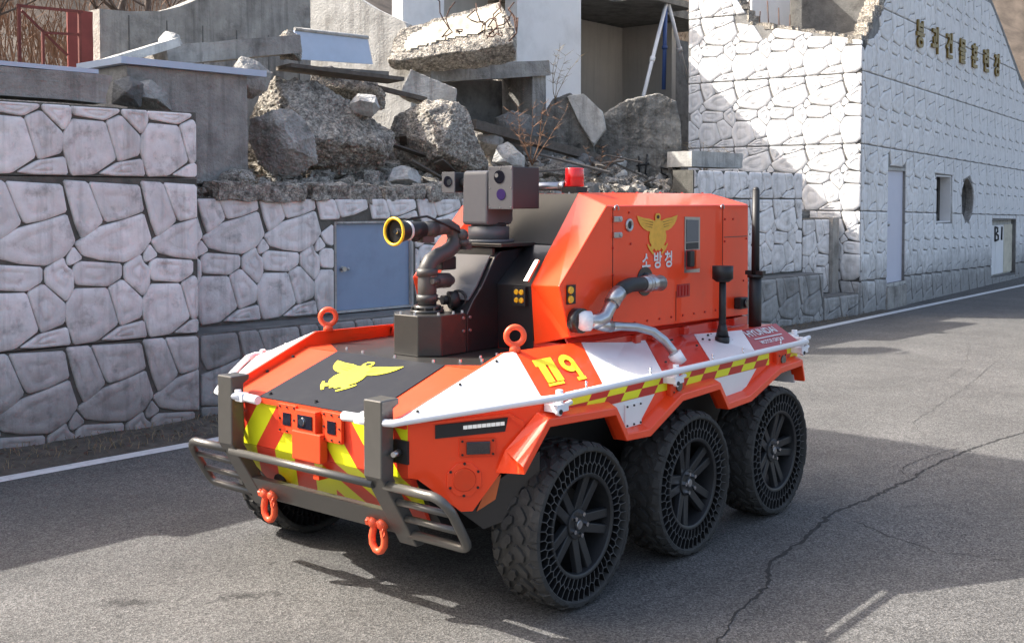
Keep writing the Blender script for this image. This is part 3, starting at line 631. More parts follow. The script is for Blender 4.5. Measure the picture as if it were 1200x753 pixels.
# plinth lip and brackets on near side
for x in (1.15, 1.35, 1.75, 2.2, 2.45):
    mb = MB(); mb.box((x, -.80, 1.325), (.06, .07, .05)); part('bracket', mb, REDDECK, b=.005)
bolts(robot, [(x, y, 2.265) for x in (1.1, 1.4, 1.7, 2.0, 2.3, 2.6) for y in (-.46, .19)], .010, .012, REDDECK)
# roof lamp and bar
mb = MB(); mb.box((1.04, -.40, 2.285), (.12, .12, .04)); bl = part('beacon', mb, BLACK)
mb = MB(); mb.cyl((1.04, -.40, 2.306), (1.04, -.40, 2.43), .064, .062, 28); part('beacon_lens', mb, REDLAMP, bl, .006)
mb = MB(); mb.cyl((1.02, -.33, 2.31), (1.02, .20, 2.31), .028, n=16); mb.cyl((1.02, -.345, 2.31), (1.02, -.30, 2.31), .033, n=16); part('roof_bar', mb, STEEL)

# ---- antennas
mb = MB(); mb.cyl((1.98, -.98, 1.225), (1.98, -.98, 1.275), .05, n=18); mb.cyl((1.98, -.98, 1.27), (1.98, -.98, 1.66), .026, .024, n=14); mb.cyl((1.98, -.98, 1.28), (1.98, -.98, 1.36), .045, .027, n=14); an = part('antenna_post', mb, BLACK)
mb = MB(); mb.cyl((1.98, -.98, 1.655), (1.98, -.98, 1.675), .045, .068, 22); mb.cyl((1.98, -.98, 1.675), (1.98, -.98, 1.765), .072, .072, 26); part('antenna_head', mb, BLACK, an)
mb = MB(); mb.cyl((2.52, -.95, 1.24), (2.52, -.95, 1.27), .075, n=18); mb.cyl((2.52, -.95, 1.26), (2.52, -.95, 1.66), .047, .045, n=16); mb.cyl((2.52, -.95, 1.655), (2.52, -.95, 1.675), .058, n=14); mb.box((2.52, -.95, 1.69), (.05, .14, .03)); wm = part('whip_antenna', mb, BLACK)
mb = MB(); mb.cyl((2.52, -.95, 1.67), (2.52, -.95, 2.29), .030, .026, n=14); mb.ball((2.52, -.95, 2.29), .026, n=10); part('whip', mb, BLACK, wm)

# ---- side plumbing
mb = MB(); mb.cyl((.50, -.795, 1.50), (.50, -.86, 1.50), .075, n=24); pl = part('water_inlet', mb, BLACKP)
mb = MB(); mb.cyl((.49, -.82, 1.50), (.56, -.875, 1.495), .066, .06, 22); part('inlet_collar', mb, RAILW, pl)
mb = MB(); mb.tube([(.55, -.87, 1.494), (.61, -.89, 1.492), (.67, -.90, 1.51), (.72, -.90, 1.56), (.755, -.90, 1.60)], [.045, .045, .042, .040, .040], 18); part('steel_elbow', mb, STEEL, pl)
mb = MB(); mb.tube([(.745, -.90, 1.588), (.79, -.90, 1.63), (.83, -.90, 1.655)], .050, 18); part('hose_ferrule', mb, STEEL, pl)
mb = MB(); mb.tube([(.81, -.90, 1.645), (.87, -.90, 1.675), (.95, -.90, 1.69), (1.05, -.895, 1.69), (1.12, -.89, 1.685)], .046, 18); part('rubber_hose', mb, HOSEB, pl)
mb = MB(); mb.cyl((1.10, -.89, 1.686), (1.34, -.88, 1.68), .050, n=18); mb.cyl((1.15, -.888, 1.684), (1.18, -.888, 1.684), .056, n=18); mb.cyl((1.33, -.88, 1.68), (1.37, -.88, 1.68), .053, .03, 18); part('pipe_coupling', mb, STEEL, pl)
mb = MB(); mb.cyl((1.28, -.88, 1.69), (1.28, -.80, 1.71), .04, n=16); part('outlet_pipe', mb, STEEL, pl)
mb = MB(); mb.cyl((1.27, -.80, 1.69), (1.27, -.806, 1.69), .095, n=28); part('outlet_flange', mb, BLACKP, pl)
mb = MB(); mb.tube([(.62, -.88, 1.475), (.70, -.88, 1.455), (.76, -.885, 1.445)], .036, 14); part('tee_pipe', mb, STEEL, pl)
mb = MB(); mb.tube([(.75, -.885, 1.447), (.85, -.90, 1.44), (.95, -.95, 1.43), (1.03, -1.02, 1.40), (1.08, -1.07, 1.345), (1.11, -1.10, 1.29), (1.13, -1.12, 1.25)], [.034, .027, .027, .027, .027, .028, .032], 14); part('braided_hose', mb, STEEL, pl)
mb = MB(); mb.cyl((1.125, -1.115, 1.262), (1.15, -1.145, 1.20), .045, n=16); part('hose_end', mb, RAILW, pl)

# ---- wheels
R = .45; HW = .155
def lathe(prof, n=64, m=0):
    mb = MB(); k = len(prof)
    vs = [Vector((r*sin(2*pi*i/n), y, r*cos(2*pi*i/n))) for i in range(n) for r, y in prof]
    fs = [(i*k+j, i*k+(j+1) % k, ((i+1) % n)*k+(j+1) % k, ((i+1) % n)*k+j) for i in range(n) for j in range(k)]
    mb.add(vs, fs, m, True); return mb
tyre = lathe([(.402, -.150), (.418, -.156), (.430, -.150), (.437, -.135), (.437, .135), (.430, .150), (.418, .156), (.402, .150)])
NB = 28; PP = 2*pi*R/NB
def lug(poly, s0, flip=1):
    n = len(poly); vs = []
    cs = sum(p[0] for p in poly)/n; cy = sum(p[1] for p in poly)/n
    for top in (0, 1):
        for ps, py in poly:
            k = .93 if top else 1
            ss, yy = cs+(ps-cs)*k, (cy+(py-cy)*k)
            r = (.4525 if top else .430)
            if abs(yy) > .135: r -= .010+(abs(yy)-.135)*.5
            a = (s0+ss)/R; vs.append(Vector((r*sin(a), yy*flip, r*cos(a))))
    tyre.add(vs, [tuple(range(n, 2*n))]+[(i, (i+1) % n, n+(i+1) % n, n+i) for i in range(n)])
for k in range(NB):
    s0 = k*PP
    for fl in (1, -1):
        o = 0 if fl == 1 else PP*.5
        lug([(.0, -.070), (.035, -.082), (.062, -.060), (.090, -.030), (.082, -.006), (.050, -.004), (.030, -.030), (.006, -.040)], s0+o, fl)
        lug([(.0, -.156), (.062, -.156), (.066, -.125), (.085, -.098), (.075, -.080), (.040, -.094), (.004, -.112)], s0+o+.02, fl)
        if k % 2: lug([(.066, -.156), (.098, -.156), (.096, -.128), (.082, -.118)], s0+o+.02, fl)
tyre_me = tyre.mesh('tyre', RUBBER)
web = MB(); NW = 48
webe = MB()
def webplate(a0, r0, a1, r1, t=.0017, y0=-.142, y1=.142):
    p = Vector((r0*sin(a0), 0, r0*cos(a0))); q = Vector((r1*sin(a1), 0, r1*cos(a1))); d = (q-p).normalized(); n = Vector((d.z, 0, -d.x))*t
    A = [p+n, p-n, q-n, q+n]
    web.hexa([v+Vector((0, y0, 0)) for v in A], [v+Vector((0, y1, 0)) for v in A])
    webe.hexa([v+Vector((0, y0-.003, 0)) for v in A], [v+Vector((0, y0-.0005, 0)) for v in A])
for k in range(NW):
    a = 2*pi*k/NW; h = pi/NW
    webplate(a, .284, a+.25*h, .330); webplate(a+.25*h, .330, a+1.0*h, .350); webplate(a+1.0*h, .350, a+2.25*h, .330); webplate(a+1.0*h, .350, a+1.2*h, .406)
web_me = web.mesh('spoke_web', WEBM); webe_me = webe.mesh('spoke_web_edge', WEBE)
rim = lathe([(.262, -.135), (.285, -.142), (.288, -.13), (.286, .14), (.268, .14), (.262, .12)], 56)
for k in range(5):
    a = 2*pi*k/5+.25
    for da in (-.20, .20):
        d = Vector((sin(a+da*.55), 0, cos(a+da*.55))); p = Vector((.05*sin(a+da*2.2), -.085, .05*cos(a+da*2.2))); q = Vector((.268*sin(a+da*.9), -.115, .268*cos(a+da*.9)))
        dd = (q-p).normalized(); nn = Vector((dd.z, 0, -dd.x)).normalized(); w0, w1 = .026, .024; e = Vector((0, .035, 0))
        rim.hexa([p+nn*w0, p-nn*w0, q-nn*w1, q+nn*w1], [p+nn*w0*1.2+e, p-nn*w0*1.2+e, q-nn*w1*1.2+e, q+nn*w1*1.2+e])
rim.cyl((0, -.100, 0), (0, .0, 0), .082, .09, 24); rim.cyl((0, .03, 0), (0, .10, 0), .20, .20, 32); rim.cyl((0, -.108, 0), (0, -.09, 0), .034, .036, 18)
rim_me = rim.mesh('wheel', RIMM)
nut = MB()
nut.cyl((0, 0, 0), (0, -.024, 0), .0155, .013, 6, smooth=False); nut_me = nut.mesh('lug_nut', CHROME)
cap = MB(); cap.cyl((0, -.108, 0), (0, -.114, 0), .026, .022, 18); cap_me = cap.mesh('hub_cap', STEEL)
cal = MB(); cal.box((-.17, -.0, .10), (.04, .06, .10), 0); cal_me = cal.mesh('brake_caliper', STEEL)
for s in (-1, 1):
    for i, x in enumerate((0, 1.1706, 2.3412)):
        w = link('wheel', rim_me, robot, (x-VX, s*1.095, .45), (0, [.2, .75, 1.35][i], 0 if s == -1 else pi)); bev(w, .004)
        link('tyre', tyre_me, w); link('spoke_web', web_me, w); stuff(link('spoke_web_edge', webe_me, w)); link('hub_cap', cap_me, w)
        link('brake_caliper', cal_me, w, rot=(0, -[.2, .75, 1.35][i], 0))
        for k in range(5):
            a = 2*pi*k/5+.25; link('lug_nut', nut_me, w, (.060*sin(a), -.099, .060*cos(a)))

# ---- front guard with posts, bars, side loops, tow shackles
mb = MB(); bp = lambda z: -.985+(.81-z)*.62
guard_bar = MB(); guard_bar.tube([(bp(.765)-.005, y, .765) for y in (-.60, .60)], .022, 12)
guard = part('front_guard', guard_bar, BUMPM)
for s in (-1, 1):
    y0, y1 = s*.555, s*.685
    mb = MB(); sec = [(-.99, 1.205), (-.99, .81), (-.735, .40), (-.675, .40), (-.675, .43), (-.90, .80), (-.90, 1.155), (-.86, 1.175), (-.86, 1.205)]
    mb.prism([Vector((x, y0, z)) for x, z in sec], (0, 0, 0), (0, y1-y0, 0)); part('guard_post', mb, BUMPM, guard, .007)
    mb = MB(); ly = 1.055
    L1 = [(bp(.765)+.02, s*.66, .765), (bp(.765)+.02, s*.96, .762)] + [(bp(.755-.0)+.025+.0*k, 0, 0) for k in ()]
    for a in [i*pi/2/6 for i in range(7)]:
        yy = .975+.10*sin(a); zz = .663+.10*cos(a); L1.append((bp(zz)+.02, s*yy, zz))
    L1 += [(bp(.56)+.02, s*1.075, .56)]
    for a in [i*pi/2/5 for i in range(1, 6)]:
        yy = 1.025+.05*cos(a); zz = .52-.05*sin(a); L1.append((bp(zz)+.02, s*yy, zz))
    L1.append((bp(.47)+.02, s*.66, .47)); mb.tube(L1, .025, 12); part('guard_loop', mb, BUMPM, guard)
    for z in (.67, .57):
        mb = MB(); mb.tube([(bp(z)+.025, s*.66, z), (bp(z)+.025, s*1.06, z)], .019, 10); part('guard_bar', mb, BUMPM, guard)
    # bow shackle
    mb = MB(); c = Vector((bp(.50)+.03, s*.46, .50)); 
    mb.box((c.x+.05, c.y, c.z+.005), (.13, .035, .07))
    sh = part('tow_lug', mb, ORSHACK, guard, .006)
    mb = MB(); ring_ = [c+Vector((-.035, s*0-.034, .0))] + [c+Vector((-.035, yy, zz)) for yy, zz in ((-.036, -.03), (-.048, -.075), (-.045, -.115), (-.022, -.145), (0, -.152), (.022, -.145), (.045, -.115), (.048, -.075), (.036, -.03), (.034, 0))]
    mb.tube(ring_, .020, 10); mb.cyl(c+Vector((-.035, -.062, .0)), c+Vector((-.035, .07, .0)), .016, n=10); mb.ball(c+Vector((-.035, -.034, 0)), .034, n=12); mb.ball(c+Vector((-.035, .034, 0)), .034, n=12); mb.cyl(c+Vector((-.035, .06, 0)), c+Vector((-.035, .08, 0)), .026, n=6, smooth=False)
    mb.tube([c+Vector((-.05, -.06, 0)), c+Vector((-.075, -.07, -.03)), c+Vector((-.06, -.065, -.065)), c+Vector((-.045, -.062, -.03))], .004, 6)
    part('tow_shackle', mb, ORSHACK, guard)
mb = MB(); mb.hexa([(bp(.595), -.60, .595), (bp(.595), .60, .595), (bp(.46), .60, .46), (bp(.46), -.60, .46)], [(bp(.595)+.05, -.60, .60), (bp(.595)+.05, .60, .60), (bp(.46)+.03, .60, .45), (bp(.46)+.03, -.60, .45)])
part('skid_plate', mb, BUMPM, guard, .006)
for y in (-.5, .5): mb = MB(); mb.tube([(-.70, y, .56), (-.55, y*1.05, .56)], .035, 10); part('guard_mount', mb, BLACK, guard)
# white rail ends around the front corners with clamps
for s in (-1, 1):
    mb = MB(); mb.box((-.955, s*.50, 1.09), (.05, .06, .05)); mb.cyl((-.96, s*.53, 1.065), (-.96, s*.53, 1.13), .02, n=8); mb.cyl((-.95, s*.36, 1.085), (-.95, s*.50, 1.09), .026, .024, 12); part('rail_clamp', mb, RAILW, b=.003)
# ================================================================== THE SETTING
def ground_mat():
    m = bpy.data.materials.new('asphalt'); m.use_nodes = True; nt = m.node_tree; N = nt.nodes; L = nt.links; b = N['Principled BSDF']
    b.inputs['Roughness'].default_value = .82; b.inputs['Specular IOR Level'].default_value = .35
    geo = N.new('ShaderNodeNewGeometry'); P = geo.outputs['Position']
    def tex(sc, det=4, rg=.6):
        n = N.new('ShaderNodeTexNoise'); n.inputs['Scale'].default_value = sc; n.inputs['Detail'].default_value = det; n.inputs['Roughness'].default_value = rg; L.new(P, n.inputs['Vector']); return n.outputs['Fac']
    def mr(f, a, c, lo=0, hi=1):
        n = N.new('ShaderNodeMapRange'); n.inputs['From Min'].default_value = a; n.inputs['From Max'].default_value = c; n.inputs['To Min'].default_value = lo; n.inputs['To Max'].default_value = hi; L.new(f, n.inputs['Value']); return n.outputs[0]
    def op(o, a, c):
        n = N.new('ShaderNodeMath'); n.operation = o
        for i, q in enumerate((a, c)):
            if isinstance(q, (int, float)): n.inputs[i].default_value = q
            else: L.new(q, n.inputs[i])
        return n.outputs[0]
    vor = N.new('ShaderNodeTexVoronoi'); vor.inputs['Scale'].default_value = 95; L.new(P, vor.inputs['Vector'])
    sep = N.new('ShaderNodeSeparateColor'); L.new(vor.outputs['Color'], sep.inputs[0])
    v2 = N.new('ShaderNodeTexVoronoi'); v2.inputs['Scale'].default_value = 210; L.new(P, v2.inputs['Vector']); s2 = N.new('ShaderNodeSeparateColor'); L.new(v2.outputs['Color'], s2.inputs[0])
    g = op('MULTIPLY', mr(sep.outputs[0], 0, 1, .50, 1.52), mr(s2.outputs[1], 0, 1, .52, 1.50))
    g = op('MULTIPLY', g, mr(tex(1.1, 6), .3, .7, .80, 1.14))
    g = op('MULTIPLY', g, mr(tex(.3, 4), .3, .7, .86, 1.10))
    g = op('MULTIPLY', g, mr(tex(7, 5, .7), .3, .7, .90, 1.10))
    # two oil drips in front of the robot
    sepP = N.new('ShaderNodeSeparateXYZ'); L.new(P, sepP.inputs[0])
    nz = mr(tex(16, 5, .7), .3, .7, -.10, .10)
    for (x, y, r, k, amt) in ((-1.545, 1.0, .13, .5, .55), (-1.07, .585, .10, .35, .6), (-.93, .47, .07, .5, .5), (-1.19, .63, .06, .6, .4), (-.62, .92, .05, .5, .35)):
        dx = op('SUBTRACT', sepP.outputs[0], x); dy = op('SUBTRACT', sepP.outputs[1], y)
        u = op('ADD', op('MULTIPLY', dx, .72), op('MULTIPLY', dy, -.69)); w = op('DIVIDE', op('ADD', op('MULTIPLY', dx, .69), op('MULTIPLY', dy, .72)), k)
        d = op('ADD', op('SQRT', op('ADD', op('MULTIPLY', u, u), op('MULTIPLY', w, w)), 0), nz)
        g = op('MULTIPLY', g, mr(d, r*.5, r*1.25, 1-amt, 1))
    mx = N.new('ShaderNodeMix'); mx.data_type = 'RGBA'; mx.blend_type = 'MULTIPLY'; mx.inputs['Factor'].default_value = 1
    mx.inputs['A'].default_value = (.100, .097, .093, 1); cmb = N.new('ShaderNodeCombineColor')
    for i in range(3): L.new(g, cmb.inputs[i])
    L.new(cmb.outputs[0], mx.inputs['B']); L.new(mx.outputs['Result'], b.inputs['Base Color'])
    bp = N.new('ShaderNodeBump'); bp.inputs['Strength'].default_value = .55; bp.inputs['Distance'].default_value = .006
    L.new(op('ADD', vor.outputs['Distance'], tex(130, 3)), bp.inputs['Height']); L.new(bp.outputs[0], b.inputs['Normal'])
    return m
ASPH = ground_mat()
mb = MB(); mb.add([(-150, -150, 0), (250, -150, 0), (250, 250, 0), (-150, 250, 0)], [(0, 1, 2, 3)])
road = struct(link('road', mb.mesh('road', ASPH)))
# painted edge line
def liney(x): return 4.19-.043*x if x < 12.7 else 3.64+.002*(x-12.7)
mb = MB(); n = 60
xs = [-14+i*56/n for i in range(n+1)]
mb.add([(x, liney(x)+d, .004) for x in xs for d in (-.085, .085)], [(2*i, 2*i+2, 2*i+3, 2*i+1) for i in range(n)])
struct(link('road_edge_line', mb.mesh('road_edge_line', LINEW)))
# cracks in the asphalt: ragged open seams
def crack(pts, w, seed):
    rr = random.Random(seed); P = []
    for a, b in zip(pts, pts[1:]):
        a, b = Vector(a), Vector(b); k = max(2, int((b-a).length/.045))
        for i in range(k):
            p = a.lerp(b, i/k); P.append(p+Vector((rr.gauss(0, .010), rr.gauss(0, .010))))
    P.append(Vector(pts[-1])); mb = MB(); vs = []
    for i, p in enumerate(P):
        d = (P[min(i+1, len(P)-1)]-P[max(i-1, 0)]).normalized(); nn = Vector((-d.y, d.x)); t = i/(len(P)-1)
        ww = w*(.35+.9*rr.random())*min(1, 6*t+.15, 6*(1-t)+.15)
        vs += [(p.x+nn.x*ww, p.y+nn.y*ww, .003), (p.x-nn.x*ww, p.y-nn.y*ww, .003)]
    mb.add(vs, [(2*i, 2*i+2, 2*i+3, 2*i+1) for i in range(len(P)-1)])
    link('pavement_crack', mb.mesh('pavement_crack', CRACKM), road)
crack([(-.25, -1.98), (.03, -1.80), (.5, -1.66), (.95, -1.60), (1.35, -1.42), (1.9, -1.38), (2.6, -1.27), (3.2, -1.33), (3.9, -1.35), (4.6, -1.33), (5.4, -1.38), (6.4, -1.54), (8.0, -1.7)], .013, 1)
crack([(3.9, -1.35), (4.2, -1.16), (4.75, -1.17), (5.35, -1.28), (5.5, -1.5)], .004, 2)
crack([(2.55, -1.42), (2.35, -1.75), (2.2, -2.15), (2.35, -2.6)], .004, 3)
crack([(5.3, -1.0), (6.2, -.55), (8.5, -.3), (12, .2)], .003, 4)
crack([(3.0, -1.55), (3.3, -1.75), (3.2, -2.1), (3.4, -2.5)], .003, 5)
crack([(8.5, -.3), (9.4, -1.0), (11, -1.5), (14, -1.4), (18, -1.5)], .004, 6)
crack([(7, 1.2), (8.2, .4), (9.2, .1), (10.5, .3), (13, 1.0)], .003, 7)

# verge of soil between line and wall with dead grass and leaves
rv = random.Random(5)
mb = MB(); nx, ny = 170, 7; x0, x1 = -10, 17
vs = []
for i in range(nx+1):
    x = x0+(x1-x0)*i/nx
    for j in range(ny+1):
        t = j/ny; y = liney(x)+.11+.04*noise.noise(Vector((x*2.3, 1, 0)))+t*1.15
        z = .006+.10*sin(min(1, t*1.6)*pi/2)*(.55+.45*noise.noise(Vector((x*1.3, y*3, 2))))+.02*noise.noise(Vector((x*9, y*9, 0)))*t
        vs.append((x, y, max(z, -.003) if j else .002))
fs = [(i*(ny+1)+j, (i+1)*(ny+1)+j, (i+1)*(ny+1)+j+1, i*(ny+1)+j+1) for i in range(nx) for j in range(ny)]
mb.add(vs, fs, 0, True); struct(link('verge', mb.mesh('verge', SOIL)))
def blades(name, spots, label, cat, m, h=(.04, .14), w=.004, curl=.6):
    mb = MB()
    for (x, y, z) in spots:
        a = rv.uniform(0, 2*pi); hh = rv.uniform(*h); l = rv.uniform(.2, 1)*curl*hh; dx, dy = cos(a), sin(a)
        p0 = Vector((x, y, z)); p1 = p0+Vector((dx*l*.4, dy*l*.4, hh*.6)); p2 = p0+Vector((dx*l*1.4, dy*l*1.4, hh*rv.uniform(.6, 1))); sd_ = Vector((-dy, dx, 0))*w
        mb.add([p0-sd_, p0+sd_, p1+sd_*.8, p1-sd_*.8, p2], [(0, 1, 2, 3), (3, 2, 4)])
    o = stuff(link(name, mb.mesh(name, m))); o['label'] = label; o['category'] = cat; return o
sp = []
for k in range(5200):
    x = rv.uniform(-6, 16); t = rv.random()**.7; y = liney(x)+.14+t*.75
    sp.append((x, y, .01+.05*t))
blades('dry_grass', sp, 'dead grass and straw along the foot of the stone wall', 'grass', DRYG, (.02, .09), .003, 1.6)
mb = MB()
for k in range(900):
    x = rv.uniform(-3, 16); y = liney(x)+.12+rv.random()*.8; a = rv.uniform(0, 6.28); l = rv.uniform(.012, .035); c = Vector((x, y, .035+rv.random()*.05))
    u = Vector((cos(a), sin(a), rv.uniform(-.4, .4)))*l; w_ = Vector((-sin(a), cos(a), rv.uniform(-.4, .4)))*l*.5
    mb.add([c-u, c+w_, c+u, c-w_], [(0, 1, 2, 3)])
lf = stuff(link('dead_leaves', mb.mesh('dead_leaves', RUST2))); lf['label'] = 'fallen brown leaves on the soil verge'; lf['category'] = 'leaves'

# ------------------------------------------------------------------ cast stone facing: one mould, repeated
TW, THH = .755, 1.49
TILE = dict(
 A=[(0.001,1.487),(0.225,1.476),(0.367,1.121),(0.267,1.032),(0.162,0.971),(0.102,1.111)],
 B=[(0.246,1.476),(0.735,1.452),(0.776,1.213),(0.567,1.142),(0.401,1.116),(0.343,1.222)],
 C=[(0.102,0.93),(0.333,1.069),(0.567,1.128),(0.775,1.189),(0.852,0.942),(0.753,0.816),(0.58,0.738),(0.35,0.769),(0.176,0.817)],
 D=[(0.081,0.895),(0.163,0.791),(0.109,0.757),(0.034,0.729),(0.018,0.793)],
 E=[(0.089,0.729),(0.149,0.76),(0.542,0.723),(0.539,0.599),(0.4,0.521),(0.106,0.554),(0.072,0.647)],
 F=[(0.573,0.706),(0.742,0.805),(0.768,0.722),(0.829,0.68),(0.833,0.52),(0.767,0.413),(0.58,0.579)],
 G=[(0.087,0.511),(0.399,0.501),(0.501,0.167),(0.292,0.029),(0.078,0.015),(0.001,0.25),(-0.001,0.362)],
 H=[(0.416,0.507),(0.558,0.571),(0.755,0.383),(0.74,0.214),(0.537,0.148),(0.512,0.194)],
 I=[(0.341,0.032),(0.519,0.135),(0.766,0.174),(0.793,0.013),(0.573,0.004)])
def clip(poly, a, b, c):       # keep a*x+b*y <= c
    out = []
    for i in range(len(poly)):
        p, q = poly[i], poly[(i+1) % len(poly)]; dp, dq = a*p[0]+b*p[1]-c, a*q[0]+b*q[1]-c
        if dp <= 0: out.append(p)
        if (dp < 0 < dq) or (dq < 0 < dp):
            t = dp/(dp-dq); out.append((p[0]+(q[0]-p[0])*t, p[1]+(q[1]-p[1])*t))
    return out
def area(p): return .5*sum(p[i][0]*p[(i+1) % len(p)][1]-p[(i+1) % len(p)][0]*p[i][1] for i in range(len(p)))
def cent(p): return (sum(q[0] for q in p)/len(p), sum(q[1] for q in p)/len(p))
def rounded(p):
    out = []
    for i in range(len(p)):
        a, b = p[i], p[(i+1) % len(p)]; L_ = math.hypot(b[0]-a[0], b[1]-a[1]); t = min(.25, .019/max(L_, 1e-4))
        out += [(a[0]+(b[0]-a[0])*t, a[1]+(b[1]-a[1])*t), (a[0]+(b[0]-a[0])*(1-t), a[1]+(b[1]-a[1])*(1-t))]
    return out
def stone_geom(mb, poly, place, seed, depth=.024, simple=False):
    if area(poly) < 0: poly = poly[::-1]
    p = rounded(poly) if not simple else poly; c = cent(p); n = len(p); rr = random.Random(seed)
    rad = sum(math.hypot(q[0]-c[0], q[1]-c[1]) for q in p)/n
    def rg(inset, d, jit=0):
        k = max(.04, 1-inset/rad); return [place(c[0]+(q[0]-c[0])*k, c[1]+(q[1]-c[1])*k, d+rr.uniform(-jit, jit)) for q in p]
    rings = [rg(-.010, -.002), rg(-.005, depth*.7), rg(.007, depth)]
    if not simple and rad > .12: rings += [rg(rad*.38, depth*1.10, .004), rg(rad*.50, depth*.60, .006), rg(rad*.64, depth*1.05, .004)]
    vs = [v for r in rings for v in r]; fs = []
    for i in range(len(rings)-1): fs += [(i*n+j, i*n+(j+1) % n, (i+1)*n+(j+1) % n, (i+1)*n+j) for j in range(n)]
    fs.append(tuple((len(rings)-1)*n+j for j in range(n)))
    mb.add(vs, fs, 0, False)
    if len(rings) > 3:
        for i in range(len(fs)-n*(len(rings)-3)-1, len(fs)): mb.sm[len(mb.sm)-len(fs)+i] = True
STONE_CACHE = {}
def face_stones(parent, o, ud, u0, u1, rows, m, toff=0, holes=(), top=None, shear=0, umax_obj=1e9, minor='stone_field'):
    """rows: (z0, z1, v0) world z-range and the mould height at z0; stones become children of parent"""
    o = Vector(o); ud = Vector(ud).normalized(); nd = ud.cross(Vector((0, 0, 1))).normalized()     # nd points out of the wall
    far = MB(); cnt = 0
    for (z0, z1, v0) in rows:
        k0 = int(math.floor((u0-toff)/TW))-1; k1 = int(math.ceil((u1-toff)/TW))+1
        for k in range(k0, k1):
            for key, pl in TILE.items():
                q = [(x+k*TW+toff, y-v0+z0) for x, y in pl]; base = q; a0 = abs(area(q))
                q = clip(q, -1, 0, -(u0+.012)); q = clip(q, 1, 0, u1-.012) if len(q) > 2 else q
                q = clip(q, 0, -1, -(z0+.015)) if len(q) > 2 else q; q = clip(q, 0, 1, z1-.015) if len(q) > 2 else q
                for hl_ in holes:
                    if len(q) < 3: break
                    if len(hl_) == 3:
                        dx, dz = cent(q)[0]-hl_[0], cent(q)[1]+shear*cent(q)[0]-hl_[1]; dl = math.hypot(dx, dz)
                        if dl < 1.2: dx, dz = dx/max(dl, 1e-3), dz/max(dl, 1e-3); q = clip(q, -dx, -dz, -(dx*hl_[0]+dz*(hl_[1]-shear*hl_[0])+hl_[2]))
                        continue
                    ha, hb, hc, hd = hl_
                    if max(p[0] for p in q) > ha and min(p[0] for p in q) < hb and max(p[1] for p in q) > hc and min(p[1] for p in q) < hd:
                        best = []
                        for cl in ((1, 0, ha), (-1, 0, -hb), (0, 1, hc), (0, -1, -hd)):
                            r = clip(q, *cl)
                            if len(r) > 2 and abs(area(r)) > (abs(area(best)) if len(best) > 2 else 0): best = r
                        q = best
                if top and len(q) > 2:
                    cx = cent(q)[0]
                    for (xa, za), (xb, zb) in zip(top, top[1:]):
                        if xa-.25 <= cx <= xb+.25: q = clip(q, -(zb-za)/(xb-xa), 1, za-.02-(zb-za)/(xb-xa)*xa) if len(q) > 2 else q
                if len(q) < 3 or abs(area(q)) < .004: continue
                c0 = cent(base); whole = abs(abs(area(q))-a0) < 1e-6
                if c0[0] > umax_obj:
                    stone_geom(far, q, lambda x, y, d: o+ud*x+Vector((0, 0, y+shear*x))+nd*d, k, simple=True); continue
                cx, cy = (k*TW+toff, z0-v0) if whole else (cent(q))
                if whole:
                    ck_ = (key, m.name)
                    if ck_ not in STONE_CACHE:
                        s_ = MB(); stone_geom(s_, pl, lambda x, y, d: Vector((x, -d, y)), hash(key) % 97); STONE_CACHE[ck_] = s_.mesh('stone', m)
                    me = STONE_CACHE[ck_]
                else:
                    s_ = MB(); stone_geom(s_, [(x-cx, y-cy) for x, y in q], lambda x, y, d: Vector((x, -d, y)), k*7); me = s_.mesh('stone', m)
                loc = o+ud*cx+Vector((0, 0, cy+shear*cx))
                # child matrix expressed in the parent's space (parents here carry no rotation)
                ob = link('stone', me, parent, loc-parent.matrix_world.translation if False else loc-PARLOC[parent.name], (0, -math.atan(shear), atan2(ud.y, ud.x))); cnt += 1
    if far.v:
        of = link(minor, far.mesh(minor, m), parent, -PARLOC[parent.name]); stuff(of)
    return cnt
PARLOC = {}
def wall_thing(name, mb, m, loc, label=None, cat=None, group=None, parent=None, plink=(0, 0, 0)):
    """mesh given in world coordinates, origin put at loc"""
    loc = Vector(loc); mb.v = [tuple(Vector(v)-loc) for v in mb.v]
    o = link(name, mb.mesh(name, m), parent, loc-Vector(plink)); PARLOC[o.name] = loc
    if label: tag(o, label, cat, group)
    return o

# ---- left retaining wall
wd_ = Vector((1, -.045, 0)).normalized(); nd_ = Vector((wd_.y, -wd_.x, 0))
LO = Vector((1.63, 4.905, 0))                     # right end, u runs to negative on the left
mb = MB(); a, b = LO+wd_*-9, LO
for z0, z1, t in ((-.2, .895, .0), (.905, 2.425, 0), (2.435, 3.075, 0)):
    mb.hexa([a+Vector((0, 0, z0)), b+Vector((0, 0, z0)), b+Vector((0, 0, z1)), a+Vector((0, 0, z1))], [p-nd_*.42 for p in (a+Vector((0, 0, z0)), b+Vector((0, 0, z0)), b+Vector((0, 0, z1)), a+Vector((0, 0, z1)))])
wl = wall_thing('retaining_wall', mb, MORTAR, LO+wd_*-4, 'tall retaining wall faced with whitewashed cast stones, topped by a concrete kerb beam', 'wall')
face_stones(wl, LO, wd_, -5.2, 0, [(-.05, .90, .545), (.90, 2.43, 0), (2.43, 3.075, 0.0)], STONEW, toff=-1.36, umax_obj=1e9)
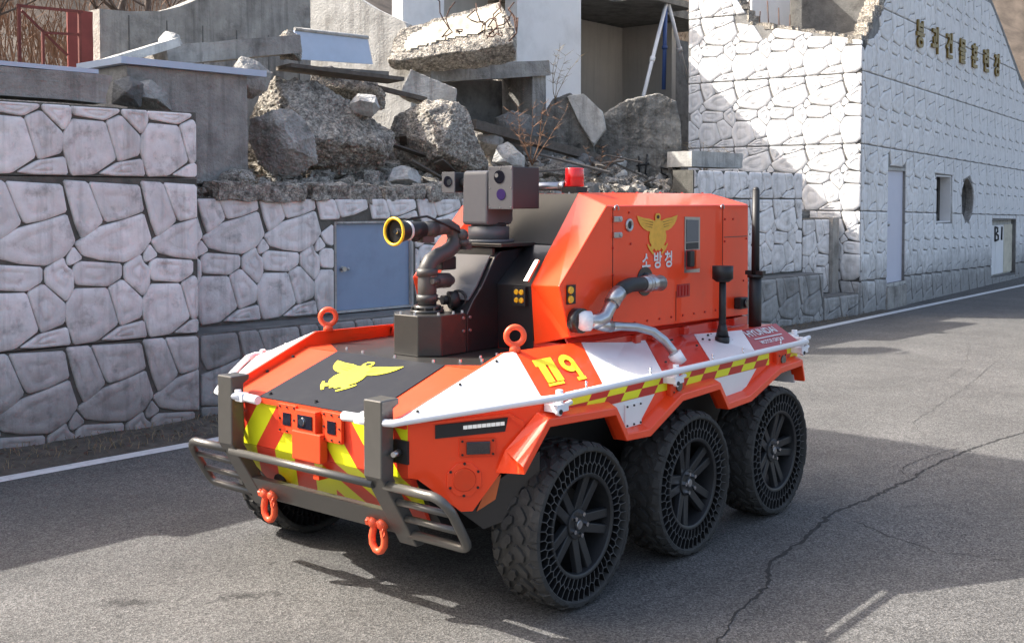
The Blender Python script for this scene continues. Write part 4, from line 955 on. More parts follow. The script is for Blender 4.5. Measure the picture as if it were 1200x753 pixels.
# ---- middle wall, set back, with hatch door
md = Vector((1, -.08, 0)).normalized(); mnd = Vector((md.y, -md.x, 0)); MO = Vector((1.60, 5.46, 0))
HD = (2.16, 3.36, .90, 1.965)
mb = MB()
def wslab(u0, u1, z0, z1, th=.4, o=0):
    P = [MO+md*u0+mnd*o+Vector((0, 0, z0)), MO+md*u1+mnd*o+Vector((0, 0, z0)), MO+md*u1+mnd*o+Vector((0, 0, z1)), MO+md*u0+mnd*o+Vector((0, 0, z1))]
    mb.hexa(P, [p-mnd*th for p in P])
wslab(0, HD[0], .88, 2.245); wslab(HD[0], HD[1], HD[3], 2.235); wslab(HD[1], 6.0, .88, 2.20); wslab(6.0, 9.3, .88, 2.23); wslab(9.3, 12.75, .88, 2.70); wslab(12.75, 14.0, -.1, 1.86, .5)
wm_ = wall_thing('retaining_wall', mb, MORTAR, MO+md*6, 'low set-back stone wall with a blue-grey hatch door under the rubble', 'wall')
face_stones(wm_, MO, md, 0.02, 6.0, [(.90, 2.235, 0)], STONEW, toff=.35, holes=[(HD[0]-.03, HD[1]+.03, HD[2]-.2, HD[3]+.03)])
face_stones(wm_, MO, md, 6.02, 12.73, [(.90, 2.23, 0)], STONEW, toff=.35)
face_stones(wm_, MO, md, 9.32, 12.73, [(2.23, 2.70, 0)], STONEW, toff=.35)
face_stones(wm_, MO, md, 12.77, 13.75, [(.44, 1.85, 0)], STONEW, toff=.35)
mb = MB(); P = MO+md*13.88+mnd*.04
mb.box(P+Vector((0, .2, 1.0)), (.24, .5, 1.75), atan2(md.y, md.x)); tag(link('wall_pier', mb.mesh('wall_pier', CONC)), 'narrow dark concrete pier ending the low wall beside the white building', 'pier')
# base band under the middle wall
mb = MB(); BO = Vector((1.64, 4.93, 0)); bd = Vector((1, -.072, 0)).normalized(); bnd = Vector((bd.y, -bd.x, 0))
def bslab(u0, u1, z1):
    P = [BO+bd*u0+Vector((0, 0, -.2)), BO+bd*u1+Vector((0, 0, -.2)), BO+bd*u1+Vector((0, 0, z1)), BO+bd*u0+Vector((0, 0, z1))]; mb.hexa(P, [p-bnd*.75 for p in P])
bslab(0, 12.70, .885); bslab(12.705, 14.1, .44)
wb_ = wall_thing('wall_footing', mb, CONCD, BO+bd*6, 'dark mossy stone footing ledge below the hatch door wall', 'footing')
face_stones(wb_, BO, bd, .02, 12.68, [(-.05, .875, .545)], STONEB, toff=-.30)
face_stones(wb_, BO, bd, 12.72, 14.05, [(-.05, .43, .9)], STONEB, toff=-.30)
# hatch door
dm = Matrix.Rotation(atan2(md.y, md.x), 3, 'Z'); dc = MO+md*((HD[0]+HD[1])/2)-mnd*.06
dr = empty('hatch_door', (dc.x, dc.y, HD[2])); dr.rotation_euler = (0, 0, atan2(md.y, md.x)); tag(dr, 'blue-grey steel hatch door set in the stone wall behind the robot', 'door')
w2 = (HD[1]-HD[0])/2; hh = HD[3]-HD[2]
mb = MB(); mb.box((0, 0, hh/2), (2*w2-.07, .03, hh-.05)); bev(link('door_leaf', mb.mesh('door_leaf', DOORB), dr), .004)
mb = MB()
for x in (-w2+.015, w2-.015): mb.box((x, -.01, hh/2), (.03, .10, hh))
mb.box((0, -.01, hh-.012), (2*w2-.064, .10, .024)); mb.box((0, -.01, .012), (2*w2-.064, .10, .024)); link('door_frame', mb.mesh('door_frame', CONCL), dr)
mb = MB(); mb.cyl((-w2+.14, -.016, hh*.48), (-w2+.14, -.07, hh*.48), .022, .03, 12); mb.cyl((-w2+.14, -.014, hh*.48), (-w2+.14, -.022, hh*.48), .035, n=14); mb.ball((-w2+.21, -.04, hh*.48), .022, n=8); link('door_knob', mb.mesh('door_knob', STEEL), dr)

# ------------------------------------------------------------------ right building: broken gable and lettered facade
BK = Vector((15.72, 3.925, 0)); fu = Vector((1, .05, 0)).normalized(); fn = Vector((fu.y, -fu.x, 0)); gu = Vector((.05, -1, 0)).normalized()
bld = empty('training_building', (BK.x+6, BK.y+3, 0)); tag(bld, 'white stone-faced training building with a broken gable and gold lettering', 'building')
BL = Vector((BK.x+6, BK.y+3, 0)); TH = .30
ftop = [(0, 5.22), (.35, 5.3), (.7, 5.75), (1.3, 6.2), (1.9, 6.9), (2.4, 7.6), (7.6, 8.3), (8.8, 7.6), (9.6, 7.32), (10.7, 6.80), (12.74, 5.75), (14.6, 5.0), (22, 4.6)]
def topz(pr, u):
    for (a, za), (b, zb) in zip(pr, pr[1:]):
        if a <= u <= b: return za+(zb-za)*(u-a)/(b-a)
    return pr[-1][1] if u > pr[-1][0] else pr[0][1]
FH = dict(door=(1.57, 2.71, .52, 2.87), window=(4.91, 6.12, 1.69, 2.77), round=(6.93, 8.09, 1.65, 2.77), cab=(9.9, 12.6, .17, 1.66))
mb = MB()
def fpt(u, z, d=0): return BK+fu*u+Vector((0, 0, z))-fn*d
def fslab(pts):
    mb.prism([fpt(u, z) for u, z in pts], (0, 0, 0), -fn*TH)
us = sorted(set([0, 22]+[p[0] for p in ftop]+[v for h in FH.values() for v in h[:2]]))
for ua, ub in zip(us, us[1:]):
    um = (ua+ub)/2; hole = [h for h in FH.values() if h[0] <= um <= h[1]]; ta, tb = topz(ftop, ua), topz(ftop, ub)
    if hole:
        h = hole[0]; fslab([(ua, -.2), (ub, -.2), (ub, h[2]), (ua, h[2])]); fslab([(ua, h[3]), (ub, h[3]), (ub, tb), (ua, ta)])
    else: fslab([(ua, -.2), (ub, -.2), (ub, tb), (ua, ta)])
h = FH['round']; cx, cz, rr_ = (h[0]+h[1])/2, (h[2]+h[3])/2, .545; rect = [(h[0], h[2]), (h[1], h[2]), (h[1], h[3]), (h[0], h[3])]; nn = 32
for i in range(nn):
    a0, a1 = 2*pi*i/nn, 2*pi*(i+1)/nn
    def sq(a):
        t = max(abs(cos(a))/((h[1]-h[0])/2), abs(sin(a))/((h[3]-h[2])/2)); return (cx+cos(a)/t, cz+sin(a)/t)
    fslab([(cx+rr_*cos(a0), cz+rr_*sin(a0)), sq(a0), sq(a1), (cx+rr_*cos(a1), cz+rr_*sin(a1))])
fw = wall_thing('facade_wall', mb, MORTARL, BL, parent=bld, plink=BL)
rowsF = [(-.05, .66, .78), (.66, 2.0, .0), (2.0, 3.28, 0), (3.28, 4.66, 0), (4.66, 6.0, 0), (6.0, 7.4, 0), (7.4, 8.3, 0)]
face_stones(fw, BK, fu, .02, 14.5, rowsF, STONEL, toff=.1, holes=[(v[0]-.02, v[1]+.02, v[2]-.02-.018*-v[0], v[3]+.02+.018*v[1]) for k_, v in FH.items() if k_ != 'round']+[(7.51, 2.21, .56)], top=ftop, shear=-.018, umax_obj=5.2)
# gable
gtop = [(0, 5.25), (.35, 5.32), (1.25, 5.52), (2.2, 5.72), (2.55, 6.25), (2.9, 6.75), (3.66, 7.4)]     # distance from the corner
GW = 3.66; mb = MB(); GO = BK+gu*(-GW)+Vector((0, 0, 0))       # u runs from the far edge to the corner
def gpt(d, z): return BK-gu*d+Vector((0, 0, z))
for (a, za), (b, zb) in zip(gtop, gtop[1:]):
    mb.prism([gpt(a, -.2), gpt(b, -.2), gpt(b, zb), gpt(a, za)], (0, 0, 0), fu*TH)
gw = wall_thing('gable_wall', mb, MORTARL, BL, parent=bld, plink=BL)
face_stones(gw, GO, gu, .01, GW+.02, [(-.05, .66, .78), (.66, 2.0, 0), (2.0, 3.28, 0), (3.28, 4.62, 0), (4.62, 5.95, 0), (5.95, 7.4, 0)], STONEL, toff=.25,
            top=[(GW-d, z) for d, z in reversed(gtop)], umax_obj=1e9)
# broken rims along the gable top, inner slabs and back
mb = MB(); P = [gpt(d, z) for d, z in gtop]
rg2 = random.Random(3)
for a, b in zip(P, P[1:]):
    k = max(2, int((b-a).length/.12))
    for i in range(k):
        c = a.lerp(b, (i+.5)/k)+fu*.15; mb.box(c+Vector((0, 0, rg2.uniform(-.03, .02))), (.30*rg2.uniform(.8, 1.1), .14, .10*rg2.uniform(.5, 1.3)), rg2.uniform(-.4, .4))
for (a, za), (b, zb) in zip(ftop[:6], ftop[1:6]):
    A_, B_ = fpt(a, za, .15), fpt(b, zb, .15); k = max(2, int((B_-A_).length/.1))
    for i in range(k): mb.box(A_.lerp(B_, (i+.5)/k)+Vector((0, 0, rg2.uniform(-.05, .05))), (.16, .32*rg2.uniform(.8, 1.08), .16*rg2.uniform(.6, 1.3)), rg2.uniform(-.4, .4))
o = stuff(link('broken_edge', mb.mesh('broken_edge', AGG), bld, -BL))
mb = MB()
def blk(u0, u1, d0, d1, z0, z1):
    A = [BK+fu*u0-fn*d0, BK+fu*u1-fn*d0, BK+fu*u1-fn*d1, BK+fu*u0-fn*d1]; mb.hexa([p+Vector((0, 0, z0)) for p in A], [p+Vector((0, 0, z1)) for p in A])
blk(.32, 21.9, .32, 3.35, 4.55, 4.75); blk(.32, 22, 3.36, 3.6, 0, 6.2); blk(3.2, 3.4, .32, 3.35, 4.76, 7.2)
link('inner_floor', mb.mesh('inner_floor', CONCD), bld, -BL)
mb = MB(); A = [BK+fu*.34-fn*.33, BK+fu*4.2-fn*.33, BK+fu*4.2-fn*2.6, BK+fu*.34-fn*2.6]
mb.hexa([p+Vector((0, 0, 4.76)) for p in A], [A[0]+Vector((0, 0, 5.25)), A[1]+Vector((0, 0, 6.3)), A[2]+Vector((0, 0, 6.0)), A[3]+Vector((0, 0, 5.45))])
link('fallen_slab', mb.mesh('fallen_slab', AGG), bld, -BL)
mb = MB()
for k in range(7):
    p = gpt(1.5+k*.22, topz(gtop, 1.5+k*.22))+fu*.15; mb.tube([p-Vector((0, 0, .1)), p+Vector((0.02*k, .03*(k % 3), .30+.12*(k % 3)))], .012, 5)
link('rebar', mb.mesh('rebar', RUST2), bld, -BL)
mb = MB(); blk(1.0, 3.0, 2.7, 2.9, 4.76, 7.5); link('inner_wall', mb.mesh('inner_wall', WHITEB), bld, -BL)
# linings of the window openings
h = FH['window']; mb = MB()
for (a, b) in (((h[1]-.03, h[2]), (h[1]-.002, h[3])), ((h[0]+.002, h[2]), (h[0]+.03, h[3])), ((h[0]+.035, h[2]+.002), (h[1]-.035, h[2]+.03)), ((h[0]+.035, h[3]-.03), (h[1]-.035, h[3]-.002))):
    mb.prism([fpt(u, z, .004) for u, z in ((a[0], a[1]), (b[0], a[1]), (b[0], b[1]), (a[0], b[1]))], (0, 0, 0), -fn*.24)
wf_ = link('window_reveal', mb.mesh('window_reveal', WHITEB), bld, -BL); stuff(wf_)
h = FH['round']; cx, cz = (h[0]+h[1])/2, (h[2]+h[3])/2; mb = MB()
vs = [fpt(cx+rr2*cos(2*pi*i/36), cz+rr2*sin(2*pi*i/36), dd) for i in range(36) for rr2, dd in ((.542, .004), (.52, .004), (.52, .16), (.542, .16))]
mb.add(vs, [(i*4+j, i*4+(j+1) % 4, ((i+1) % 36)*4+(j+1) % 4, ((i+1) % 36)*4+j) for i in range(36) for j in range(4)])
link('window_reveal', mb.mesh('window_reveal', CONC), bld, -BL)
# facade furniture
h = FH['door']; mb = MB(); mb.prism([fpt(u, z, .05) for u, z in ((h[0], h[2]), (h[1], h[2]), (h[1], h[3]-.06), (h[0], h[3]-.06))], (0, 0, 0), -fn*.05); d_ = link('door', mb.mesh('door', DOORW), bld, -BL)
mb = MB(); mb.prism([fpt(u, z, .0) for u, z in ((h[0], h[3]-.058), (h[1], h[3]-.058), (h[1], h[3]-.002), (h[0], h[3]-.002))], (0, 0, 0), -fn*.2); mb.prism([fpt(u, z, -.03) for u, z in ((h[0]-.05, h[2]-.06), (h[1]+.05, h[2]-.06), (h[1]+.05, h[2]-.004), (h[0]-.05, h[2]-.004))], (0, 0, 0), -fn*.3); link('door_frame', mb.mesh('door_frame', CONCL), d_)
mb = MB(); p = fpt(h[0]+.13, 1.72, .02); mb.ball(p, .05, n=8); link('door_knob', mb.mesh('door_knob', STEEL), d_)
mb = MB(); mb.prism([fpt(u, z, -.002) for u, z in ((h[0]-.05, .0), (h[1]+.05, .0), (h[1]+.05, .44), (h[0]-.05, .44))], (0, 0, 0), fn*.05); link('door_step', mb.mesh('door_step', CONC), bld, -BL)
h = FH['cab']; mb = MB(); mb.prism([fpt(u, z, .12) for u, z in ((h[0], h[2]), (h[1], h[2]), (h[1], h[3]), (h[0], h[3]))], (0, 0, 0), -fn*.05); cb_ = link('cabinet', mb.mesh('cabinet', CONCL), bld, -BL)
for (a, b, m_) in ((h[0]+.1, h[0]+.72, WHITEB), (h[0]+.75, h[0]+1.62, WHITEB), (h[0]+1.66, h[1]-.1, CREAM)):
    mb = MB(); mb.prism([fpt(u, z, .07) for u, z in ((a, h[2]+.05), (b, h[2]+.05), (b, h[3]-.13), (a, h[3]-.13))], (0, 0, 0), -fn*.045); link('cabinet_door', mb.mesh('cabinet_door', m_), cb_)
mb = MB(); st = lambda pts, r: mb.tube([fpt(u, z, .062) for u, z in pts], r, 6)
bx = h[0]+.62; st([(bx, 1.48), (bx+.02, 1.12)], .028); st([(bx, 1.48), (bx+.28, 1.46), (bx+.30, 1.36), (bx+.1, 1.31), (bx+.34, 1.26), (bx+.36, 1.14), (bx+.02, 1.12)], .028); st([(bx+.75, 1.48), (bx+.72, 1.12)], .03)
link('painted_number', mb.mesh('painted_number', INK), cb_)
for i, ch_ in enumerate('붕괴건물훈련장'):
    u = 3.42+(9.98-3.42)*i/6
    link('letter', text_mesh('letter', ch_, .62, GOLDL, fpt(u, 5.70-.006*i, 0), fu, Vector((0, 0, 1)), .055, .018, sx=.95, ext=.02), bld, -BL)

# ---- white building behind the rubble, with open recess and props
wb2 = empty('white_annex', (12, 9.2, 0)); tag(wb2, 'plain white rendered annex with an open dark bay behind the rubble pile', 'building'); WL = Vector((12, 9.2, 0))
def wpart(name, lst, m, par=None, b=None):
    mb = MB()
    for c, d in lst: mb.box(c, d)
    o = link(name, mb.mesh(name, m), par or wb2, -WL if par is None else (0, 0, 0)); return o
wpart('wall', [((12.65, 9.15, 4.0), (2.05, .30, 5.2))], WHITEB)
wpart('wall', [((8.85, 8.9, 4.35), (1.0, .25, 3.9))], WHITEB)
wpart('recess_wall', [((10.5, 9.9, 4.0), (2.4, .2, 5.2))], BEIGE)
wpart('bay_wall', [((16.6, 11.0, 3.4), (6.6, .2, 6.0)), ((13.6, 10.06, 3.4), (.2, 1.5, 6.0))], BEIGE)
wpart('bay_shade_back', [((23.6, 11.0, 3.4), (7.2, .2, 6.0))], CONCD)  # bay wall continued in dark concrete: interior shade put into its colour
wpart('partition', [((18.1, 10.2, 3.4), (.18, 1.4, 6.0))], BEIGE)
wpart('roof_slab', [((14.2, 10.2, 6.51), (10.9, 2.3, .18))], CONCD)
for nm, p0, p1, r, m_, lb in (('prop_pole', (15.9, 8.35, 6.45), (14.70, 8.28, 3.9), .042, WHITEP, 'white steel prop leaning left under the annex roof'), ('prop_pole', (15.98, 8.35, 6.45), (17.2, 8.5, 4.6), .042, WHITEP, 'white steel prop leaning right against the gable'), ('prop_pole', (15.95, 8.4, 6.4), (15.97, 8.45, 4.6), .045, mat('blue_steel', (.05, .1, .28), .5), 'upright blue steel prop under the annex roof')):
    mb = MB(); p0, p1 = Vector(p0), Vector(p1); mb.cyl(p1-p0, (0, 0, 0), r, r, 10); mb.cyl((p1-p0)*.48, (p1-p0)*.52, r*1.4, n=10)
    tag(link(nm, mb.mesh(nm, m_), None, p0), lb, 'pole', 'props under the annex roof')
wpart('roof_beam', [((15.9, 8.7, 6.49), (1.9, .9, .14))], CONCD)

# ---- added facade, unseen left of the view; its outline is shaped to shade the rear of the robot and the road beside it
mb = MB(); tpts = [(-2.6, -.1), (-2.6, 8.2), (-3.6, 8.9), (-4.72, 9.9), (-4.72, 11.0), (-4.6, 11.18), (-4.18, 11.3), (-3.6, 11.2), (-2.6, 11.3), (-1.4, 11.25), (-.87, 10.6), (-.25, 9.66), (.38, 8.62), (.38, -.1)]
mb.prism([Vector((x, 8.7, z)) for x, z in tpts], (0, 0, 0), (0, .3, 0))
rf = wall_thing('shade_facade', mb, MORTARL, (-2, 8.7, 0), 'unseen tall broken facade added left of the view to shade the robot and road', 'building')

# ------------------------------------------------------------------ earth bank, hillside
mb = MB(); nx, ny = 70, 30; vs = []
for i in range(nx+1):
    x = -12+36*i/nx
    for j in range(ny+1):
        y = 5.12-.06*(x-1.6)*0+j*.22 - (.05*x if x < 14 else .7)
        t = j/ny; base = 2.15+.35*min(1, max(0, (6-x)/8))
        z = (2.05 if x > 1.65 else 2.95)+1.55*t+.12*noise.noise(Vector((x*1.4, y*1.4, 3)))+.06*noise.noise(Vector((x*5, y*5, 1)))
        if x > 12.8: z = min(z, 1.75+1.6*t)
        if j == 0: z -= 1.2
        vs.append((x, y+.85-.02*x if x > 1.65 else y+.25, z))
fs = [(i*(ny+1)+j, (i+1)*(ny+1)+j, (i+1)*(ny+1)+j+1, i*(ny+1)+j+1) for i in range(nx) for j in range(ny)]
mb.add(vs, fs, 0, True); struct(link('rubble_bank', mb.mesh('rubble_bank', AGG)))
mb = MB(); nx, ny = 60, 40; vs = []
for i in range(nx+1):
    for j in range(ny+1):
        x = -40+120*i/nx; y = 13+j*1.6; t = j/ny
        z = 2.5+38*t**1.05+2.0*noise.noise(Vector((x*.09, y*.09, 0)))+.5*noise.noise(Vector((x*.4, y*.4, 5)))
        vs.append((x, y, z))
fs = [(i*(ny+1)+j, (i+1)*(ny+1)+j, (i+1)*(ny+1)+j+1, i*(ny+1)+j+1) for i in range(nx) for j in range(ny)]
mb.add(vs, fs, 0, True); struct(link('hillside', mb.mesh('hillside', HILLM)))
def hill2(x, y): return .2+min(40, max(0, x-39)*.55+max(0, y-6)*.75)*(1+.12*noise.noise(Vector((x*.12, y*.12, 1))))+.6*noise.noise(Vector((x*.4, y*.4, 5)))
mb = MB(); nx, ny = 60, 40; vs = [(39+i*1.5, 5.4+j*1.3-.04*i, hill2(39+i*1.5, 5.4+j*1.3)) for i in range(nx+1) for j in range(ny+1)]
fs = [(i*(ny+1)+j, (i+1)*(ny+1)+j, (i+1)*(ny+1)+j+1, i*(ny+1)+j+1) for i in range(nx) for j in range(ny)]
mb.add(vs, fs, 0, True); struct(link('hillside', mb.mesh('hillside', HILLM)))
# ------------------------------------------------------------------ rubble
def chunk(name, loc, ang, th, outline, m, seed, rough=.05, sub=2, label=None, cat='rubble', group=None, square=False):
    """broken lump: a convex body cut by fracture planes that keep its outline, then a rough broken skin"""
    rr = random.Random(seed); c = cent(outline); ol = [(x-c[0], y-c[1]) for x, y in outline]
    if area(ol) < 0: ol = ol[::-1]
    PL = []; n = len(ol)
    for i in range(n):
        a, b = ol[i], ol[(i+1) % n]; ex, ey = b[0]-a[0], b[1]-a[1]; l = math.hypot(ex, ey); nx, nz = ey/l, -ex/l; h = a[0]*nx+a[1]*nz
        for sgn in (-1, 1):
            f = rr.uniform(.02, .12) if square else (rr.uniform(.25, .85) if sgn < 0 else rr.uniform(.1, .5))
            PL.append((Vector((nx*cos(f), sgn*sin(f), nz*cos(f))), max(.03, h)*cos(f)))
    for k in range(2 if square else 4):
        N_ = Vector((rr.uniform(-.8, .3), -1, rr.uniform(-.1, 1.1))).normalized() if not square else Vector((rr.uniform(-.12, .1), -1, rr.uniform(-.05, .1))).normalized()
        PL.append((N_, th*rr.uniform(.36, .5)))
    if not square:
        for k in range(7):
            N_ = Vector((rr.uniform(-1, 1), rr.uniform(-1, .2), rr.uniform(-.5, 1))).normalized()
            sup = max(N_.x*a[0]+N_.z*a[1] for a in ol)+abs(N_.y)*th*.4; PL.append((N_, sup*rr.uniform(.72, .92)))
    PL.append((Vector((0, 1, 0)), th*.5)); PL.append((Vector((rr.uniform(-.3, .3), 1, .3)).normalized(), th*.5))
    bm = bmesh.new(); bmesh.ops.create_icosphere(bm, subdivisions=6 if max(abs(p[0]) for p in ol) > .4 else 5, radius=1); sv = Vector((seed*3.1, seed*1.7, seed*.9))
    sc = Vector((max(abs(p[0]) for p in ol), th*.5, max(abs(p[1]) for p in ol)))
    for v in bm.verts:
        d = Vector((v.co.x*sc.x, v.co.y*sc.y, v.co.z*sc.z))
        t = min(h/max(1e-4, N_.dot(d)) for N_, h in PL if N_.dot(d) > 1e-4); v.co = d*t
    bm.normal_update()
    for v in bm.verts:
        p = v.co+sv
        f = noise.voronoi(p*3.0)[0]; facet = min(.5, f[1]-f[0])
        d = (facet-.2)*.35*rough+noise.noise(p*2.2)*rough*.35+noise.noise(p*5)*rough*.30+noise.noise(p*13)*rough*.22+noise.noise(p*32)*rough*.20+noise.noise(p*70)*rough*.10
        v.co += v.normal*d
    for v in bm.verts: v.co += Vector((c[0], 0, c[1]))
    me = bpy.data.meshes.new(name); bm.to_mesh(me); bm.free(); me.materials.append(m)
    o = link(name, me, None, loc, (0, 0, ang))
    if label: tag(o, label, cat, group)
    return o
ROCKS = [
('broken_boulder','front',(3.53,5.90,2.87),-0.680,0.90,[(-0.39,0.31),(-0.17,0.43),(0.12,0.36),(0.35,0.11),(0.4,-0.21),(0.11,-0.4),(-0.13,-0.43),(-0.29,-0.23),(-0.4,0.03)]),
('broken_boulder','mass',(4.65,6.50,3.16),-0.714,1.60,[(-0.92,0.08),(-0.83,0.34),(-0.53,0.7),(-0.29,0.71),(-0.08,0.57),(0.28,0.54),(0.66,0.4),(0.94,0.03),(0.9,-0.21),(0.77,-0.52),(0.27,-0.72),(-0.43,-0.72),(-0.85,-0.53)]),
('broken_boulder','right',(6.49,6.20,3.06),-0.816,1.30,[(-0.71,0.03),(-0.61,0.32),(-0.18,0.54),(0.27,0.52),(0.54,0.25),(0.71,-0.18),(0.69,-0.41),(0.36,-0.51),(-0.24,-0.55),(-0.53,-0.35)]),
('broken_boulder','upper',(5.52,7.00,3.74),-0.735,1.00,[(-0.55,0.08),(-0.41,0.27),(0.03,0.3),(0.35,0.13),(0.55,-0.09),(0.49,-0.27),(0.03,-0.3),(-0.43,-0.17)]),
('concrete_lump','s1',(4.90,6.00,3.42),-0.749,0.50,[(-0.2,0.05),(-0.07,0.15),(0.14,0.12),(0.2,-0.05),(0.1,-0.15),(-0.14,-0.1)]),
('concrete_lump','s2',(6.69,6.60,3.81),-0.806,0.55,[(-0.41,-0.12),(-0.25,0.25),(0.41,-0.03),(0.39,-0.22),(-0.03,-0.25),(-0.29,-0.18)]),
('broken_slab','cream',(7.95,7.20,4.75),-0.831,0.42,[(-1.01,-0.48),(-0.96,-0.18),(-0.85,0.02),(0.7,0.53),(0.88,0.48),(0.91,-0.05),(1.02,-0.28),(0.33,-0.44),(-0.86,-0.53)]),
('broken_pillar','pillar',(11.66,6.30,3.22),-0.992,0.80,[(-0.76,-0.85),(-0.76,0.11),(-0.67,0.44),(-0.17,0.75),(0.34,0.85),(0.66,0.68),(0.75,0.31),(0.75,-0.85)]),
('fluted_chunk','fl',(10.79,7.20,3.46),-0.929,0.80,[(-0.51,-0.62),(-0.46,0.13),(-0.24,0.51),(0.06,0.61),(0.39,0.39),(0.48,-0.14),(0.51,-0.62)]),
('leaning_slab','lean',(10.69,6.70,3.57),-0.947,0.25,[(-0.34,0.42),(-0.05,0.45),(0.28,0.13),(0.34,-0.16),(0.12,-0.45),(-0.11,-0.07)]),
('concrete_lump','white',(7.63,5.90,2.86),-0.877,0.30,[(-0.27,-0.09),(-0.23,0.15),(-0.02,0.23),(0.27,-0.04),(0.27,-0.2),(0.03,-0.23)]),
('concrete_lump','gravel',(8.81,6.00,2.62),-0.916,0.60,[(-0.33,-0.16),(-0.25,0.1),(0.04,0.16),(0.28,0.07),(0.33,-0.16)]),
('rounded_stone','r1',(5.22,5.65,2.52),-0.783,0.40,[(-0.24,-0.14),(-0.19,0.08),(-0.02,0.14),(0.16,0.11),(0.24,-0.01),(0.23,-0.14)]),
('concrete_lump','d1',(1.25,5.50,3.28),-0.550,0.50,[(-0.15,-0.12),(-0.13,0.11),(0.01,0.15),(0.15,0.09),(0.13,-0.15)]),
('concrete_lump','d2',(1.61,5.60,3.28),-0.571,0.50,[(-0.19,-0.13),(-0.17,0.13),(-0.02,0.17),(0.14,0.02),(0.19,-0.16),(-0.01,-0.17)]),
('rock','rk',(3.35,6.30,3.67),-0.651,0.70,[(-0.27,-0.23),(-0.23,0.07),(-0.09,0.26),(0.1,0.18),(0.27,0.05),(0.19,-0.16),(0.02,-0.26)]),
('rounded_stone','r2',(2.76,7.00,4.04),-0.586,0.50,[(-0.16,-0.16),(-0.14,0.06),(-0.04,0.17),(0.07,0.16),(0.16,-0.07),(0.04,-0.17)]),
('concrete_lump','d3',(2.64,5.60,2.44),-0.640,0.40,[(-0.26,-0.11),(-0.21,0.06),(-0.04,0.13),(0.12,0.1),(0.24,0.01),(0.26,-0.13)]),
('concrete_lump','d4',(4.44,6.90,4.21),-0.685,0.50,[(-0.13,-0.19),(-0.15,0.12),(-0.02,0.21),(0.14,0.12),(0.15,-0.2)]),
('concrete_lump','e1',(9.80,6.20,2.85),-0.940,0.50,[(-0.26,-0.05),(-0.21,0.11),(0.01,0.17),(0.23,0.05),(0.26,-0.14),(-0.12,-0.17)]),
('concrete_lump','g1',(16.14,6.00,2.48),-1.107,0.60,[(-0.73,0.23),(-0.53,0.54),(-0.22,0.47),(0.16,0.07),(0.6,-0.3),(0.72,-0.54),(-0.04,-0.54),(-0.59,-0.37)]),
('concrete_lump','g2',(15.37,5.40,1.99),-1.116,0.50,[(-0.36,-0.18),(-0.26,0.13),(0.01,0.19),(0.26,0.06),(0.36,-0.19)]),
('concrete_lump','g3',(16.94,5.30,1.90),-1.148,0.40,[(-0.42,-0.14),(-0.37,0.09),(0.01,0.14),(0.35,0.04),(0.42,-0.14)]),
('concrete_lump','k1',(9.06,6.90,3.38),-0.885,0.60,[(-0.38,-0.15),(-0.36,0.15),(-0.08,0.29),(0.22,0.18),(0.38,-0.15),(0.05,-0.29)]),
('concrete_lump','k2',(7.68,6.40,3.13),-0.856,0.50,[(-0.29,-0.04),(-0.25,0.25),(0.06,0.2),(0.29,-0.02),(0.23,-0.25),(-0.1,-0.23)]),
('concrete_lump','k3',(9.59,6.20,2.66),-0.934,0.50,[(-0.41,-0.04),(-0.34,0.22),(-0.03,0.25),(0.27,0.14),(0.41,-0.14),(0.0,-0.25)]),

]
RL = dict(
 front=('dark angular boulder face at the left foot of the rubble pile', CONC, .07), mass=('largest gravelly concrete boulder in the middle of the rubble pile', AGG, .12),
 right=('big brown-streaked boulder right of the largest boulder, above the camera head', AGG, .09), upper=('rough grey boulder perched behind the largest boulder', AGG, .10),
 s1=('fist-shaped concrete lump lodged between the two big boulders', CONCL, .03), s2=('pale squared concrete block tipped on top of the boulders', CONCL, .022),
 cream=('huge broken wall slab with cream painted face lying on the concrete lintel', AGG, .05), pillar=('tall stained concrete pillar stump with graffiti behind the robot box', STAINC, .05),
 fl=('ribbed broken wall fragment standing left of the pillar stump', STAINC, .035), lean=('thin pale slab leaning against the pillar stump', CONCL, .015),
 white=('small whitish concrete chunk beside the dry reddish weed', CONCL, .03), gravel=('gravelly lump just behind the red beacon', AGG, .04),
 r1=('smooth rounded grey stone on the wall top below the big boulder', CONCL, .02), d1=('blackened chunk at the end of the kerb beam', CONCD, .03), d2=('dusty chunk between kerb beam and tall concrete block', CONC, .03),
 rk=('grey wedge-shaped rock above the tall concrete block', CONC, .035), r2=('rounded pale stone on the tilted beams', CONCL, .03), d3=('earthy lump at the right foot of the tall concrete block', AGG, .03),
 d4=('rough lump beside the pale blue board', AGG, .04), e1=('dark chunk at the foot of the pillar stump', CONCD, .03), g1=('gravel-covered chunk sliding down beside the white gable', AGG, .06),
 g2=('grey chunk on the low wall near the wall pier', CONCL, .03), g3=('flat chunk on top of the low wall by the gable', CONC, .03), k1=('dark lump inside the lintel opening', CONCD, .04), k2=('lump under the long plank', CONC, .03), k3=('lump between plank end and red beacon', CONC, .03))
for i, (nm, tg_, loc, ang, th, ol) in enumerate(ROCKS):
    lb, m_, rgh = RL[tg_]
    o = chunk(nm, loc, ang, th, ol, m_, i+2, rgh, 2, lb, 'slab' if 'slab' in nm else ('pillar' if tg_ == 'pillar' else 'rubble'), 'rubble pile', tg_ in ('pillar', 'fl', 'cream', 's2', 'lean'))
    if tg_ == 'cream': CREAM_O = o; o.rotation_euler = (-.62, 0, ang-.12); o.scale = (1, 1, 1.18)
    if tg_ == 'pillar': PIL_O = o
